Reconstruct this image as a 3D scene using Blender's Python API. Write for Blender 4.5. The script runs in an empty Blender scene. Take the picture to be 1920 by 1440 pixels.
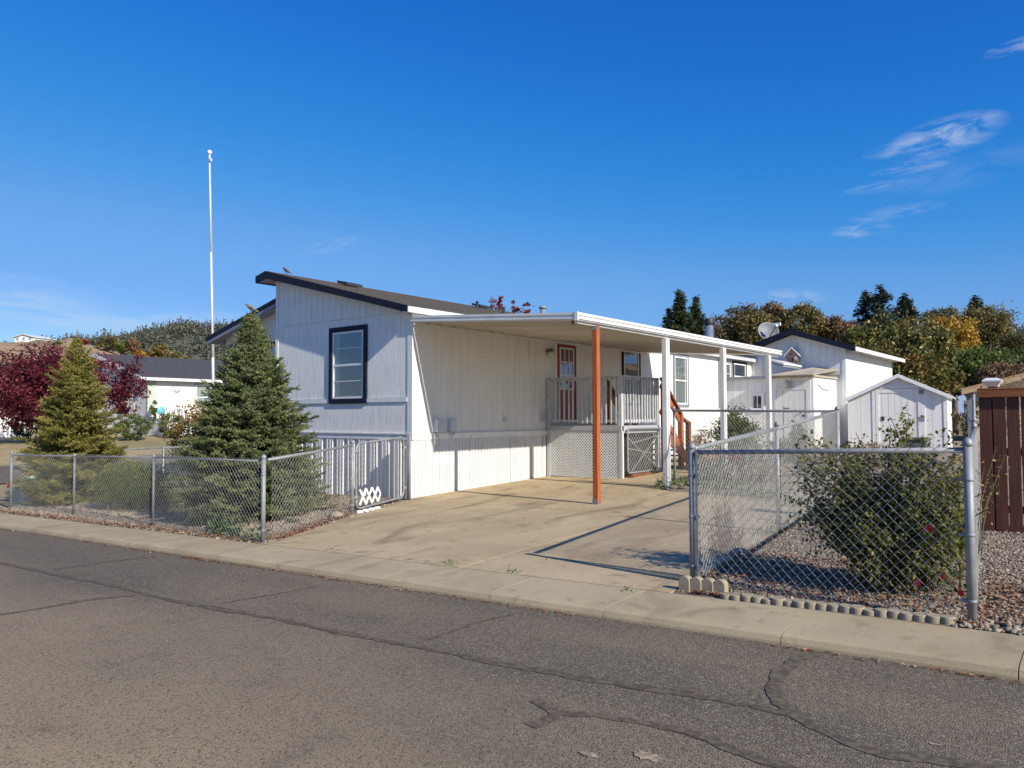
import bpy, bmesh, math, random
import numpy as np
from mathutils import Vector, Matrix
rnd = random.Random(7)
R_ = math.radians
scene = bpy.context.scene
COL = scene.collection

# ------------------------------------------------------------------ camera
F, CX, CY = 1442.0, 960.0, 720.0          # focal length and centre in photo pixels (1920 x 1440)
YAW, PIT, ROLL = R_(38.3), math.atan(61 / F), R_(-0.15)
CZ = 1.58
fw = Vector((-math.sin(YAW) * math.cos(PIT), math.cos(YAW) * math.cos(PIT), math.sin(PIT)))
r0 = Vector((math.cos(YAW), math.sin(YAW), 0.0)); u0 = r0.cross(fw)
RT = math.cos(ROLL) * r0 + math.sin(ROLL) * u0
UP = math.cos(ROLL) * u0 - math.sin(ROLL) * r0
CAM = Vector((0, 0, CZ))
cd = bpy.data.cameras.new('camera'); cam = bpy.data.objects.new('camera', cd); COL.objects.link(cam)
cd.sensor_width = 36.0; cd.lens = F / 1920 * 36.0; cd.clip_end = 6000; cd.clip_start = 0.05
M = Matrix((RT, UP, -fw)).transposed().to_4x4(); M.translation = CAM
cam.matrix_world = M
scene.camera = cam

# ------------------------------------------------------------------ sun, sky, exposure
SUN_EL, SUN_AZ = R_(30), R_(10)            # the sun stands to the right and a little behind the house front
sdir = Vector((math.cos(SUN_EL) * math.cos(SUN_AZ), -math.cos(SUN_EL) * math.sin(SUN_AZ), math.sin(SUN_EL)))
sl = bpy.data.lights.new('sun', 'SUN'); sl.energy = 4.9; sl.angle = R_(0.53); sl.color = (1.0, 0.925, 0.80)
so = bpy.data.objects.new('sun', sl); COL.objects.link(so); so.location = (30, -10, 40)
so.rotation_euler = sdir.to_track_quat('Z', 'Y').to_euler()

def ray(x, y): return fw + RT * ((x - CX) / F) - UP * ((y - CY) / F)

world = bpy.data.worlds.new('World'); scene.world = world; world.use_nodes = True
wn, wl = world.node_tree.nodes, world.node_tree.links
wn.clear()
sky = wn.new('ShaderNodeTexSky'); sky.sky_type = 'NISHITA'; sky.sun_disc = False
sky.sun_elevation = SUN_EL; sky.sun_rotation = math.atan2(sdir.x, sdir.y)
sky.air_density = 1.0; sky.dust_density = 0.25; sky.ozone_density = 3.5; sky.altitude = 200
# colour response of the picture for the whole sky dome: deeper, bluer zenith, soft pale horizon
pre = wn.new('ShaderNodeVectorMath'); pre.operation = 'SCALE'; pre.inputs['Scale'].default_value = 0.1; wl.new(sky.outputs[0], pre.inputs[0])
hs = wn.new('ShaderNodeRGBCurve'); wl.new(pre.outputs[0], hs.inputs['Color'])
for ci, pts_ in ((0, ((.093, .010), (.144, .028), (.19, .062), (.235, .108), (.386, .18), (1, .80))), (1, ((.168, .118), (.263, .205), (.402, .30), (.624, .40), (1, .85))), (2, ((.323, .465), (.462, .58), (.624, .65), (.855, .76), (1, .90)))):
    cv = hs.mapping.curves[ci]
    cv.points[0].location = (0, 0); cv.points[1].location = pts_[-1]
    for p_ in pts_[:-1]: cv.points.new(*p_)
hs.mapping.extend = 'EXTRAPOLATED'; hs.mapping.use_clip = False; hs.mapping.update()
post = wn.new('ShaderNodeVectorMath'); post.operation = 'SCALE'; post.inputs['Scale'].default_value = 10.0; wl.new(hs.outputs[0], post.inputs[0])
geo = wn.new('ShaderNodeTexCoord')
def vmath(op, a, b=None):
    n = wn.new('ShaderNodeVectorMath'); n.operation = op
    if hasattr(a, 'is_linked'): wl.new(a, n.inputs[0])
    else: n.inputs[0].default_value = a
    if b is not None:
        if hasattr(b, 'is_linked'): wl.new(b, n.inputs[1])
        else: n.inputs[1].default_value = b
    return n
def wmath(op, a, b=None, clamp=False):
    n = wn.new('ShaderNodeMath'); n.operation = op; n.use_clamp = clamp
    for i, v in enumerate((a, b)):
        if v is None: continue
        if hasattr(v, 'is_linked'): wl.new(v, n.inputs[i])
        else: n.inputs[i].default_value = v
    return n.outputs[0]
dirn = vmath('NORMALIZE', geo.outputs['Generated']).outputs[0]
def wisp(px, py, hw, hh, tilt, strength, seed):
    d = ray(px, py).normalized()
    ex = d.cross(Vector((0, 0, 1))).normalized(); ey = ex.cross(d).normalized()
    ex2 = ex * math.cos(tilt) + ey * math.sin(tilt); ey2 = ey * math.cos(tilt) - ex * math.sin(tilt)
    off = vmath('SUBTRACT', dirn, tuple(d)).outputs[0]
    a = vmath('DOT_PRODUCT', off, tuple(ex2 * (F / hw))).outputs['Value']
    b = vmath('DOT_PRODUCT', off, tuple(ey2 * (F / hh))).outputs['Value']
    c = wn.new('ShaderNodeCombineXYZ'); wl.new(a, c.inputs[0]); wl.new(b, c.inputs[1]); c.inputs[2].default_value = seed
    ns = wn.new('ShaderNodeTexNoise'); ns.inputs['Scale'].default_value = 1.15; ns.inputs['Detail'].default_value = 12
    ns.inputs['Roughness'].default_value = 0.62; ns.inputs['Distortion'].default_value = 0.5
    mp = wn.new('ShaderNodeMapping'); mp.inputs['Scale'].default_value = (1.1, 1.0, 1); mp.inputs['Rotation'].default_value = (0, 0, 0.6)
    wl.new(c.outputs[0], mp.inputs[0]); wl.new(mp.outputs[0], ns.inputs['Vector'])
    rr = wmath('ADD', wmath('MULTIPLY', a, a), wmath('MULTIPLY', b, b))
    fall = wmath('SUBTRACT', 1.0, rr, True)
    front = wmath('GREATER_THAN', vmath('DOT_PRODUCT', dirn, tuple(d)).outputs['Value'], 0.5)
    n2 = wmath('MULTIPLY', wmath('SUBTRACT', ns.outputs[0], 0.40), 4.0, True)
    v = wmath('MULTIPLY', wmath('MULTIPLY', fall, n2), front)
    return wmath('MULTIPLY', v, strength)
WISPS = [(1772, 256, 92, 32, 0.14, 0.60, 1.1), (1700, 275, 70, 14, 0.1, .30, 21.1), (1712, 312, 66, 12, 0.06, 0.30, 2.3), (1645, 351, 55, 10, 0.05, .26, 3.7),
         (1615, 432, 52, 13, 0.0, 0.36, 4.2), (1680, 398, 80, 13, 0.08, .24, 5.9), (1495, 556, 60, 16, -0.1, 0.35, 6.4),
         (1905, 86, 45, 12, 0.1, 0.35, 7.7), (90, 595, 260, 26, -0.12, 0.42, 8.1), (40, 552, 140, 36, -0.05, 0.3, 9.3),
         (620, 462, 60, 14, 0.3, 0.22, 10.1), (330, 605, 120, 22, 0.12, 0.35, 11.0), (1800, 320, 130, 36, 0.15, .10, 12.9)]
acc = None
for wsp in WISPS:
    v = wisp(*wsp); acc = v if acc is None else wmath('ADD', acc, v, True)
mixc = wn.new('ShaderNodeMix'); mixc.data_type = 'RGBA'
wl.new(acc, mixc.inputs['Factor']); wl.new(post.outputs[0], mixc.inputs[6]); mixc.inputs[7].default_value = (5.6, 6.1, 6.8, 1)
bg = wn.new('ShaderNodeBackground'); bg.inputs['Strength'].default_value = 0.094
wl.new(mixc.outputs[2], bg.inputs['Color'])
wo = wn.new('ShaderNodeOutputWorld'); wl.new(bg.outputs[0], wo.inputs[0])
vs = scene.view_settings
vs.view_transform = 'Standard'; vs.look = 'None'; vs.gamma = 1.0; vs.use_curve_mapping = False; vs.exposure = 0.40
scene.cycles.max_bounces = 6; scene.cycles.transparent_max_bounces = 8

# ------------------------------------------------------------------ positions read off the photograph
def gbase(X): return .02 * (min(max(X, -24), 8) + 10.8)
def lot(X, Y):                                                # the gently sloping land
    z = gbase(X) + .033 * (min(max(Y, 5.0), 20) - 10.53)
    if X < -24: z += 0.62 * min(1, max(0, (-X - 33) / 4.5))   # bank beyond the side street
    return z
def onX(x, y, X): d = ray(x, y); return CAM + d * (X / d.x)
def onY(x, y, Y): d = ray(x, y); return CAM + d * (Y / d.y)
def onG(x, y):
    lo, hi = 1.0, 300.0; d = ray(x, y)
    for _ in range(60):
        m = (lo + hi) / 2; p = CAM + d * m
        if p.z - lot(p.x, p.y) > 0: lo = m
        else: hi = m
    return CAM + d * lo
def at(x, y, depth): return CAM + ray(x, y) * depth

# ------------------------------------------------------------------ materials
def new_mat(name):
    m = bpy.data.materials.new(name); m.use_nodes = True
    nt = m.node_tree; b = nt.nodes['Principled BSDF']
    return m, nt, b
def rgba(c): return (c[0], c[1], c[2], 1)
def mat(name, c1, c2=None, scale=4, stretch=(1, 1, 1), rough=.6, metal=0.0, bump=0, bscale=60, bstretch=None, lo=.35, hi=.65, spec=.5, detail=5, c3=None, s3=1.0, lo3=.5, hi3=.7):
    m, nt, b = new_mat(name); n, l = nt.nodes, nt.links
    b.inputs['Roughness'].default_value = rough; b.inputs['Metallic'].default_value = metal
    b.inputs['Specular IOR Level'].default_value = spec
    b.inputs['Base Color'].default_value = rgba(c1)
    tc = n.new('ShaderNodeTexCoord')
    col = None
    def noise(sc, st, det):
        mp = n.new('ShaderNodeMapping'); mp.inputs['Scale'].default_value = st
        l.new(tc.outputs['Object'], mp.inputs[0])
        t = n.new('ShaderNodeTexNoise'); t.inputs['Scale'].default_value = sc; t.inputs['Detail'].default_value = det
        l.new(mp.outputs[0], t.inputs['Vector']); return t.outputs[0]
    def ramp(f, a, bb):
        r = n.new('ShaderNodeMapRange'); r.inputs[1].default_value = a; r.inputs[2].default_value = bb
        l.new(f, r.inputs[0]); return r.outputs[0]
    if c2 is not None:
        mx = n.new('ShaderNodeMix'); mx.data_type = 'RGBA'
        mx.inputs[6].default_value = rgba(c1); mx.inputs[7].default_value = rgba(c2)
        l.new(ramp(noise(scale, stretch, detail), lo, hi), mx.inputs['Factor']); col = mx.outputs[2]
    if c3 is not None:
        mx = n.new('ShaderNodeMix'); mx.data_type = 'RGBA'
        if col: l.new(col, mx.inputs[6])
        else: mx.inputs[6].default_value = rgba(c1)
        mx.inputs[7].default_value = rgba(c3)
        l.new(ramp(noise(s3, (1, 1, 1), 4), lo3, hi3), mx.inputs['Factor']); col = mx.outputs[2]
    if col: l.new(col, b.inputs['Base Color'])
    if bump:
        bp = n.new('ShaderNodeBump'); bp.inputs['Strength'].default_value = bump; bp.inputs['Distance'].default_value = .01
        l.new(noise(bscale, bstretch or (1, 1, 1), 6), bp.inputs['Height']); l.new(bp.outputs[0], b.inputs['Normal'])
    return m
def leaf_mat(name, cols, trans=.25, rough=.55):
    """foliage: the 'tint' stored on every leaf picks a colour from the list"""
    m, nt, b = new_mat(name); n, l = nt.nodes, nt.links
    a = n.new('ShaderNodeAttribute'); a.attribute_name = 'tint'
    r = n.new('ShaderNodeValToRGB'); e = r.color_ramp.elements
    e[0].position = 0; e[0].color = rgba(cols[0]); e[1].position = 1; e[1].color = rgba(cols[-1])
    for i, c in enumerate(cols[1:-1]):
        k = e.new((i + 1) / (len(cols) - 1)); k.color = rgba(c)
    l.new(a.outputs['Fac'], r.inputs[0]); l.new(r.outputs[0], b.inputs['Base Color'])
    b.inputs['Roughness'].default_value = rough; b.inputs['Specular IOR Level'].default_value = .35
    t = n.new('ShaderNodeBsdfTranslucent'); l.new(r.outputs[0], t.inputs['Color'])
    mx = n.new('ShaderNodeMixShader'); mx.inputs[0].default_value = trans
    l.new(b.outputs[0], mx.inputs[1]); l.new(t.outputs[0], mx.inputs[2])
    l.new(mx.outputs[0], n['Material Output'].inputs['Surface'])
    return m
def asphalt_mat():
    m, nt, b = new_mat('asphalt'); n, l = nt.nodes, nt.links
    tc = n.new('ShaderNodeTexCoord')
    def nz(sc, det=4, st=None):
        t = n.new('ShaderNodeTexNoise'); t.inputs['Scale'].default_value = sc; t.inputs['Detail'].default_value = det
        if st:
            mp = n.new('ShaderNodeMapping'); mp.inputs['Scale'].default_value = st; l.new(tc.outputs['Object'], mp.inputs[0]); l.new(mp.outputs[0], t.inputs['Vector'])
        else: l.new(tc.outputs['Object'], t.inputs['Vector'])
        return t.outputs[0]
    def rng(f, a, bb, c=0, d=1):
        r = n.new('ShaderNodeMapRange'); r.inputs[1].default_value = a; r.inputs[2].default_value = bb; r.inputs[3].default_value = c; r.inputs[4].default_value = d
        l.new(f, r.inputs[0]); return r.outputs[0]
    def mix(f, a, bb):
        x = n.new('ShaderNodeMix'); x.data_type = 'RGBA'; l.new(f, x.inputs['Factor'])
        for i, v in ((6, a), (7, bb)):
            if isinstance(v, tuple): x.inputs[i].default_value = rgba(v)
            else: l.new(v, x.inputs[i])
        return x.outputs[2]
    vo = n.new('ShaderNodeTexVoronoi'); vo.inputs['Scale'].default_value = 98; l.new(tc.outputs['Object'], vo.inputs['Vector'])
    cellc = n.new('ShaderNodeSeparateColor'); l.new(vo.outputs['Color'], cellc.inputs[0])
    sep = n.new('ShaderNodeSeparateXYZ'); l.new(tc.outputs['Object'], sep.inputs[0])
    lane = n.new('ShaderNodeMath'); lane.operation = 'MULTIPLY_ADD'; l.new(nz(.45, 4), lane.inputs[0]); lane.inputs[1].default_value = -2.4; l.new(sep.outputs[1], lane.inputs[2])
    worn = mix(rng(lane.outputs[0], 3.0, .5), (.135, .106, .072), (.40, .295, .165))     # dusty worn lane away from the kerb
    worn = mix(rng(nz(.55, 6, (.5, 1.4, 1)), .44, .62, 0, .5), worn, (.27, .205, .125))
    wheel = mix(rng(nz(.38, 5, (.3, 1.7, 1)), .50, .68, 0, .6), worn, (.080, .067, .053))
    wheel = mix(rng(nz(2.6, 5), .58, .72, 0, .35), wheel, (.075, .063, .051))
    stone = mix(rng(cellc.outputs[0], .70, .82, 0, .85), wheel, (.33, .27, .18))
    dark = mix(rng(cellc.outputs[1], .78, .92, 0, .75), stone, (.055, .048, .040))
    grit = mix(rng(nz(120, 4), .42, .66, 0, .55), dark, (.10, .085, .068))
    l.new(grit, b.inputs['Base Color']); b.inputs['Roughness'].default_value = .82; b.inputs['Specular IOR Level'].default_value = .35
    bp = n.new('ShaderNodeBump'); bp.inputs['Strength'].default_value = .8; bp.inputs['Distance'].default_value = .006
    h = n.new('ShaderNodeMath'); h.operation = 'ADD'
    l.new(rng(vo.outputs['Distance'], 0, .6, 1, 0), h.inputs[0]); l.new(nz(160, 4), h.inputs[1])
    l.new(h.outputs[0], bp.inputs['Height']); l.new(bp.outputs[0], b.inputs['Normal'])
    return m
def concrete_mat(name, c1, c2, c3):
    m, nt, b = new_mat(name); n, l = nt.nodes, nt.links
    tc = n.new('ShaderNodeTexCoord')
    def nz(sc, det=5, st=(1, 1, 1), dist=0):
        t = n.new('ShaderNodeTexNoise'); t.inputs['Scale'].default_value = sc; t.inputs['Detail'].default_value = det; t.inputs['Distortion'].default_value = dist
        mp = n.new('ShaderNodeMapping'); mp.inputs['Scale'].default_value = st; l.new(tc.outputs['Object'], mp.inputs[0]); l.new(mp.outputs[0], t.inputs['Vector'])
        return t.outputs[0]
    def mix(f, a, bb, lo, hi, amt=1.0):
        r = n.new('ShaderNodeMapRange'); r.inputs[1].default_value = lo; r.inputs[2].default_value = hi; r.inputs[4].default_value = amt; l.new(f, r.inputs[0])
        x = n.new('ShaderNodeMix'); x.data_type = 'RGBA'; l.new(r.outputs[0], x.inputs['Factor'])
        for i, v in ((6, a), (7, bb)):
            if isinstance(v, tuple): x.inputs[i].default_value = rgba(v)
            else: l.new(v, x.inputs[i])
        return x.outputs[2]
    c = mix(nz(.9, 6, (1, 1, 1), .6), c1, c2, .38, .64)
    c = mix(nz(.8, 6, (1.7, .5, 1), 1.4), c, c3, .54, .74, .8)
    c = mix(nz(2.2, 6, (1, 1, 1), .8), c, c3, .60, .70, .55)
    c = mix(nz(7, 6), c, c3, .58, .74, .5)
    c = mix(nz(120, 3), c, (c1[0] * 1.25, c1[1] * 1.25, c1[2] * 1.25), .58, .68, .6)
    c = mix(nz(150, 3), c, (c3[0] * .6, c3[1] * .6, c3[2] * .6), .60, .68, .7)
    l.new(c, b.inputs['Base Color']); b.inputs['Roughness'].default_value = .85; b.inputs['Specular IOR Level'].default_value = .3
    bp = n.new('ShaderNodeBump'); bp.inputs['Strength'].default_value = .35; bp.inputs['Distance'].default_value = .004
    l.new(nz(130, 5), bp.inputs['Height']); l.new(bp.outputs[0], b.inputs['Normal'])
    return m

MT = {}
MT['asphalt'] = asphalt_mat()
MT['tar'] = mat('tar', (.088, .072, .055), (.150, .122, .088), scale=22, lo=.42, hi=.6, spec=.15, rough=.85, bump=.3, bscale=150)
MT['kerb_concrete'] = concrete_mat('kerb_concrete', (.42, .345, .22), (.34, .275, .17), (.20, .16, .105))
MT['drive_concrete'] = concrete_mat('drive_concrete', (.47, .37, .225), (.39, .295, .175), (.17, .13, .085))
MT['dust'] = mat('dust', (.40, .32, .20), (.20, .165, .115), scale=28, lo=.40, hi=.60, rough=.95, bump=.4, bscale=120)
MT['joint'] = mat('joint', (.06, .05, .04), (.03, .03, .03), scale=20, rough=.9)
MT['stone_cast'] = concrete_mat('stone_cast', (.33, .285, .205), (.26, .22, .155), (.17, .14, .10))
MT['dirt'] = mat('dirt', (.27, .20, .13), (.36, .28, .19), scale=1.2, rough=.95, bump=.6, bscale=25, c3=(.17, .13, .085), s3=3, lo3=.5, hi3=.7)
MT['dry_grass'] = mat('dry_grass', (.33, .255, .14), (.25, .20, .10), scale=1.5, rough=.95, bump=.7, bscale=20, c3=(.17, .16, .07), s3=.12, lo3=.5, hi3=.7)
MT['gravel_base'] = mat('gravel_base', (.15, .115, .085), (.25, .20, .15), scale=45, rough=.95, bump=1.0, bscale=50, c3=(.11, .07, .045), s3=1.3, lo3=.5, hi3=.75)
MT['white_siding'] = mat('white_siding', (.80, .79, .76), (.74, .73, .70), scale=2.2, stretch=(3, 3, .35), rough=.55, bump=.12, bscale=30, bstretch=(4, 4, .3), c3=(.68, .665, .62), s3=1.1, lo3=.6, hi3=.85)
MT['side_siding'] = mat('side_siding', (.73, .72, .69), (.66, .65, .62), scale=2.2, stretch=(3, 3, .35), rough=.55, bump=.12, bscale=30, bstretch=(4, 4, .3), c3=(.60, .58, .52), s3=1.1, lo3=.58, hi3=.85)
MT['front_siding'] = mat('front_siding', (.86, .85, .80), (.55, .55, .54), scale=14, stretch=(4, 4, .16), rough=.55, bump=.55, bscale=22, bstretch=(5, 5, .25), lo=.48, hi=.72)
MT['white_trim'] = mat('white_trim', (.80, .80, .79), (.72, .72, .70), scale=6, rough=.5, bump=.06, bscale=40)
MT['white_metal'] = mat('white_metal', (.72, .72, .71), (.64, .64, .62), scale=3, stretch=(1, 1, 1), rough=.38, spec=.5)
MT['pan_metal'] = mat('pan_metal', (.64, .60, .52), (.55, .51, .43), scale=2, stretch=(.4, 3, 1), rough=.45)
MT['skirt'] = mat('skirt', (.68, .67, .65), (.60, .59, .56), scale=3, stretch=(2, 2, .5), rough=.5, bump=.05, bscale=40, c3=(.50, .46, .40), s3=1.6, lo3=.62, hi3=.85)
MT['navy_trim'] = mat('navy_trim', (.008, .011, .026), (.012, .015, .032), scale=8, rough=.65, spec=.25)
MT['grey_trim'] = mat('grey_trim', (.19, .21, .25), (.24, .26, .30), scale=8, rough=.5)
MT['shingle'] = mat('shingle', (.040, .036, .035), (.070, .062, .058), scale=9, stretch=(1, 3, 3), rough=.92, bump=.6, bscale=30)
MT['shingle_far'] = mat('shingle_far', (.040, .040, .044), (.066, .064, .068), scale=3, stretch=(2, 2, 6), rough=.92, bump=.5, bscale=12)
MT['black_metal'] = mat('black_metal', (.015, .015, .016), (.03, .03, .03), scale=12, rough=.55)
MT['galv'] = mat('galv', (.29, .30, .31), (.21, .22, .235), scale=9, rough=.58, metal=.25, bump=.05, bscale=90)
MT['wire'] = mat('wire', (.42, .425, .41), (.30, .305, .295), scale=6, rough=.5, metal=.1)
MT['steel_pipe'] = mat('steel_pipe', (.55, .60, .66), (.40, .44, .50), scale=6, rough=.3, metal=.7)
MT['grey_paint'] = mat('grey_paint', (.42, .43, .45), (.36, .37, .39), scale=6, rough=.55)
MT['rail_paint'] = mat('rail_paint', (.52, .53, .55), (.44, .45, .47), scale=6, rough=.55, c3=(.30, .29, .28), s3=6, lo3=.6, hi3=.75)
MT['redwood'] = mat('redwood', (.42, .115, .028), (.30, .075, .018), scale=5, stretch=(6, 6, .5), rough=.6, bump=.2, bscale=30, bstretch=(5, 5, .4))
MT['old_redwood'] = mat('old_redwood', (.20, .065, .028), (.12, .042, .02), scale=7, stretch=(5, 5, .6), rough=.75, bump=.4, bscale=30, bstretch=(4, 4, .4), c3=(.27, .16, .10), s3=14, lo3=.55, hi3=.7)
MT['fence_board'] = mat('fence_board', (.125, .040, .020), (.075, .022, .012), scale=5, stretch=(7, 7, .4), rough=.7, bump=.3, bscale=24, bstretch=(6, 6, .35))
MT['fence_cap'] = mat('fence_cap', (.30, .105, .03), (.22, .07, .02), scale=5, stretch=(.5, 6, 6), rough=.6, bump=.15, bscale=30)
MT['under_deck_dark'] = mat('under_deck_dark', (.035, .026, .020), (.022, .017, .014), scale=6, stretch=(5, 5, .5), rough=.85)  # near-black for the boards added to darken the space under the deck
MT['red_door'] = mat('red_door', (.28, .012, .014), (.23, .010, .012), scale=4, rough=.4)
MT['lamp_glass'] = mat('lamp_glass', (.60, .58, .50), (.45, .43, .37), scale=20, rough=.15)
MT['brass'] = mat('brass', (.25, .17, .07), (.15, .10, .05), scale=20, rough=.4, metal=.7)
MT['grey_plastic'] = mat('grey_plastic', (.55, .57, .60), (.48, .50, .53), scale=8, rough=.45)
MT['dish_grey'] = mat('dish_grey', (.20, .20, .22), (.16, .16, .18), scale=8, rough=.6)
MT['green_plastic'] = mat('green_plastic', (.15, .185, .175), (.11, .14, .13), scale=5, rough=.5)
MT['bag_green'] = mat('bag_green', (.42, .60, .42), (.32, .50, .34), scale=12, rough=.45, bump=.4, bscale=18)
MT['orange_flag'] = mat('orange_flag', (.75, .10, .02), (.65, .08, .02), scale=10, rough=.6)
MT['teal_paint'] = mat('teal_paint', (.10, .38, .46), (.16, .45, .52), scale=10, rough=.5)
MT['sage_paint'] = mat('sage_paint', (.47, .52, .45), (.43, .48, .41), scale=4, rough=.6)
MT['tan_siding'] = mat('tan_siding', (.60, .50, .36), (.54, .45, .32), scale=3, rough=.65)
MT['tan_roof'] = mat('tan_roof', (.42, .28, .15), (.34, .22, .12), scale=4, rough=.85, bump=.4, bscale=20)
MT['brown_trim'] = mat('brown_trim', (.11, .08, .075), (.08, .06, .055), scale=6, rough=.6)
MT['tan_trim'] = mat('tan_trim', (.50, .36, .21), (.43, .30, .17), scale=4, rough=.7)
MT['tan_felt'] = mat('tan_felt', (.46, .40, .31), (.36, .31, .24), scale=5, rough=.9, bump=.3, bscale=30)
MT['bark'] = mat('bark', (.10, .070, .050), (.055, .040, .030), scale=12, stretch=(1, 1, .3), rough=.95, bump=.8, bscale=20)
MT['grey_bark'] = mat('grey_bark', (.17, .14, .115), (.10, .085, .07), scale=10, stretch=(1, 1, .3), rough=.95, bump=.6, bscale=20)
MT['cane'] = mat('cane', (.085, .085, .035), (.13, .075, .04), scale=12, rough=.8)
MT['rose'] = mat('rose', (.52, .010, .012), (.38, .006, .012), scale=30, rough=.5)
MT['pink_rose'] = mat('pink_rose', (.55, .02, .035), (.60, .08, .12), scale=30, rough=.5)
MT['bird_brown'] = mat('bird_brown', (.16, .11, .07), (.26, .20, .14), scale=40, rough=.8)
MT['bird_dark'] = mat('bird_dark', (.07, .055, .05), (.13, .10, .085), scale=40, rough=.8)
MT['red_brick'] = mat('red_brick', (.25, .10, .06), (.18, .07, .045), scale=10, rough=.9)
MT['beige_wall'] = mat('beige_wall', (.30, .20, .15), (.25, .17, .13), scale=10, rough=.7, stretch=(1, 1, .3))
MT['wood_hill'] = mat('wood_hill', (.085, .092, .060), (.12, .115, .075), scale=.03, rough=.95, bump=1, bscale=.2)
MT['grass_hill'] = mat('grass_hill', (.36, .25, .13), (.28, .195, .10), scale=.06, rough=.95, c3=(.20, .16, .08), s3=.03, lo3=.5, hi3=.65)
MT['pebble'] = leaf_mat('pebble', [(.13, .105, .082), (.20, .162, .125), (.265, .22, .17), (.36, .305, .24), (.25, .165, .115)], trans=0, rough=.85)
MT['litter'] = leaf_mat('litter', [(.10, .045, .02), (.22, .085, .035), (.33, .14, .055), (.30, .18, .095), (.42, .31, .19), (.28, .05, .03)], trans=.1)
MT['weed'] = leaf_mat('weed', [(.05, .10, .02), (.10, .19, .035), (.16, .26, .06)], trans=.3)
MT['spruce_blue'] = leaf_mat('spruce_blue', [(.055, .078, .030), (.140, .175, .072), (.25, .285, .125), (.38, .39, .17)], trans=.4)
MT['spruce_olive'] = leaf_mat('spruce_olive', [(.10, .105, .025), (.21, .205, .048), (.34, .31, .08), (.48, .43, .14)], trans=.4)
MT['maple_leaf'] = leaf_mat('maple_leaf', [(.034, .007, .013), (.078, .012, .020), (.14, .020, .030), (.23, .042, .046), (.11, .016, .036)], trans=.3)
MT['autumn_leaf'] = leaf_mat('autumn_leaf', [(.12, .09, .02), (.26, .17, .03), (.36, .20, .04), (.26, .09, .03), (.15, .14, .03)], trans=.3)
MT['rose_leaf'] = leaf_mat('rose_leaf', [(.034, .050, .016), (.078, .098, .026), (.15, .165, .040), (.26, .23, .06), (.30, .16, .06)], trans=.3, rough=.5)
MT['green_leaf'] = leaf_mat('green_leaf', [(.040, .068, .016), (.085, .125, .026), (.15, .19, .045)], trans=.28)
MT['hedge_leaf'] = leaf_mat('hedge_leaf', [(.045, .068, .018), (.105, .145, .032), (.19, .225, .055)], trans=.3)
MT['conifer_leaf'] = leaf_mat('conifer_leaf', [(.028, .042, .018), (.065, .085, .030), (.12, .13, .040)], trans=.2)
MT['grey_conifer_leaf'] = leaf_mat('grey_conifer_leaf', [(.025, .038, .030), (.050, .068, .052), (.085, .105, .075)], trans=.15)
MT['oak_leaf'] = leaf_mat('oak_leaf', [(.045, .052, .020), (.12, .112, .038), (.21, .165, .055), (.29, .20, .08)], trans=.3)
MT['brown_leaf'] = leaf_mat('brown_leaf', [(.09, .058, .034), (.18, .11, .06), (.25, .155, .085), (.14, .11, .06)], trans=.25)
MT['yellow_leaf'] = leaf_mat('yellow_leaf', [(.22, .13, .02), (.42, .25, .035), (.52, .33, .055), (.30, .22, .05)], trans=.3)
MT['cherry_leaf'] = leaf_mat('cherry_leaf', [(.030, .048, .015), (.075, .10, .028), (.15, .165, .045), (.27, .185, .06), (.34, .20, .07)], trans=.3, rough=.42)
MT['red_leaf'] = leaf_mat('red_leaf', [(.08, .02, .02), (.20, .03, .03), (.30, .06, .05), (.13, .11, .04)], trans=.3)
MT['sage_leaf'] = leaf_mat('sage_leaf', [(.09, .105, .06), (.17, .185, .11), (.28, .27, .17)], trans=.2)
MT['dry_leaf'] = leaf_mat('dry_leaf', [(.20, .14, .075), (.34, .25, .14), (.45, .35, .22)], trans=.2)
def glass_mat(name, c, refl=.3):
    m, nt, b = new_mat(name); n, l = nt.nodes, nt.links; n.remove(b)
    tr = n.new('ShaderNodeBsdfTransparent'); tr.inputs[0].default_value = rgba(c)
    gl = n.new('ShaderNodeBsdfGlossy'); gl.inputs['Roughness'].default_value = .015; gl.inputs[0].default_value = (.92, .95, .95, 1)
    tc = n.new('ShaderNodeTexCoord'); t = n.new('ShaderNodeTexNoise'); t.inputs['Scale'].default_value = 1.3; l.new(tc.outputs['Object'], t.inputs['Vector'])
    bp = n.new('ShaderNodeBump'); bp.inputs['Strength'].default_value = .25; bp.inputs['Distance'].default_value = .02; l.new(t.outputs[0], bp.inputs['Height']); l.new(bp.outputs[0], gl.inputs['Normal'])
    lw = n.new('ShaderNodeLayerWeight'); lw.inputs['Blend'].default_value = .5
    pw = n.new('ShaderNodeMath'); pw.operation = 'POWER'; l.new(lw.outputs['Facing'], pw.inputs[0]); pw.inputs[1].default_value = 3.0
    sc_ = n.new('ShaderNodeMath'); sc_.operation = 'MULTIPLY_ADD'; l.new(pw.outputs[0], sc_.inputs[0]); sc_.inputs[1].default_value = .75; sc_.inputs[2].default_value = refl * .25
    mx = n.new('ShaderNodeMixShader'); l.new(sc_.outputs[0], mx.inputs[0]); l.new(tr.outputs[0], mx.inputs[1]); l.new(gl.outputs[0], mx.inputs[2])
    l.new(mx.outputs[0], n['Material Output'].inputs['Surface']); return m
MT['glass'] = glass_mat('glass', (.80, .84, .84), .35)
MT['glass_pale'] = glass_mat('glass_pale', (.80, .84, .84), .35)
MT['glass_blue'] = glass_mat('glass_blue', (.55, .68, .75), .35)
MT['room_dark'] = mat('room_dark', (.020, .022, .024), (.035, .036, .037), scale=3, rough=.9)  # near-black that stands for an unlit interior
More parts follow.
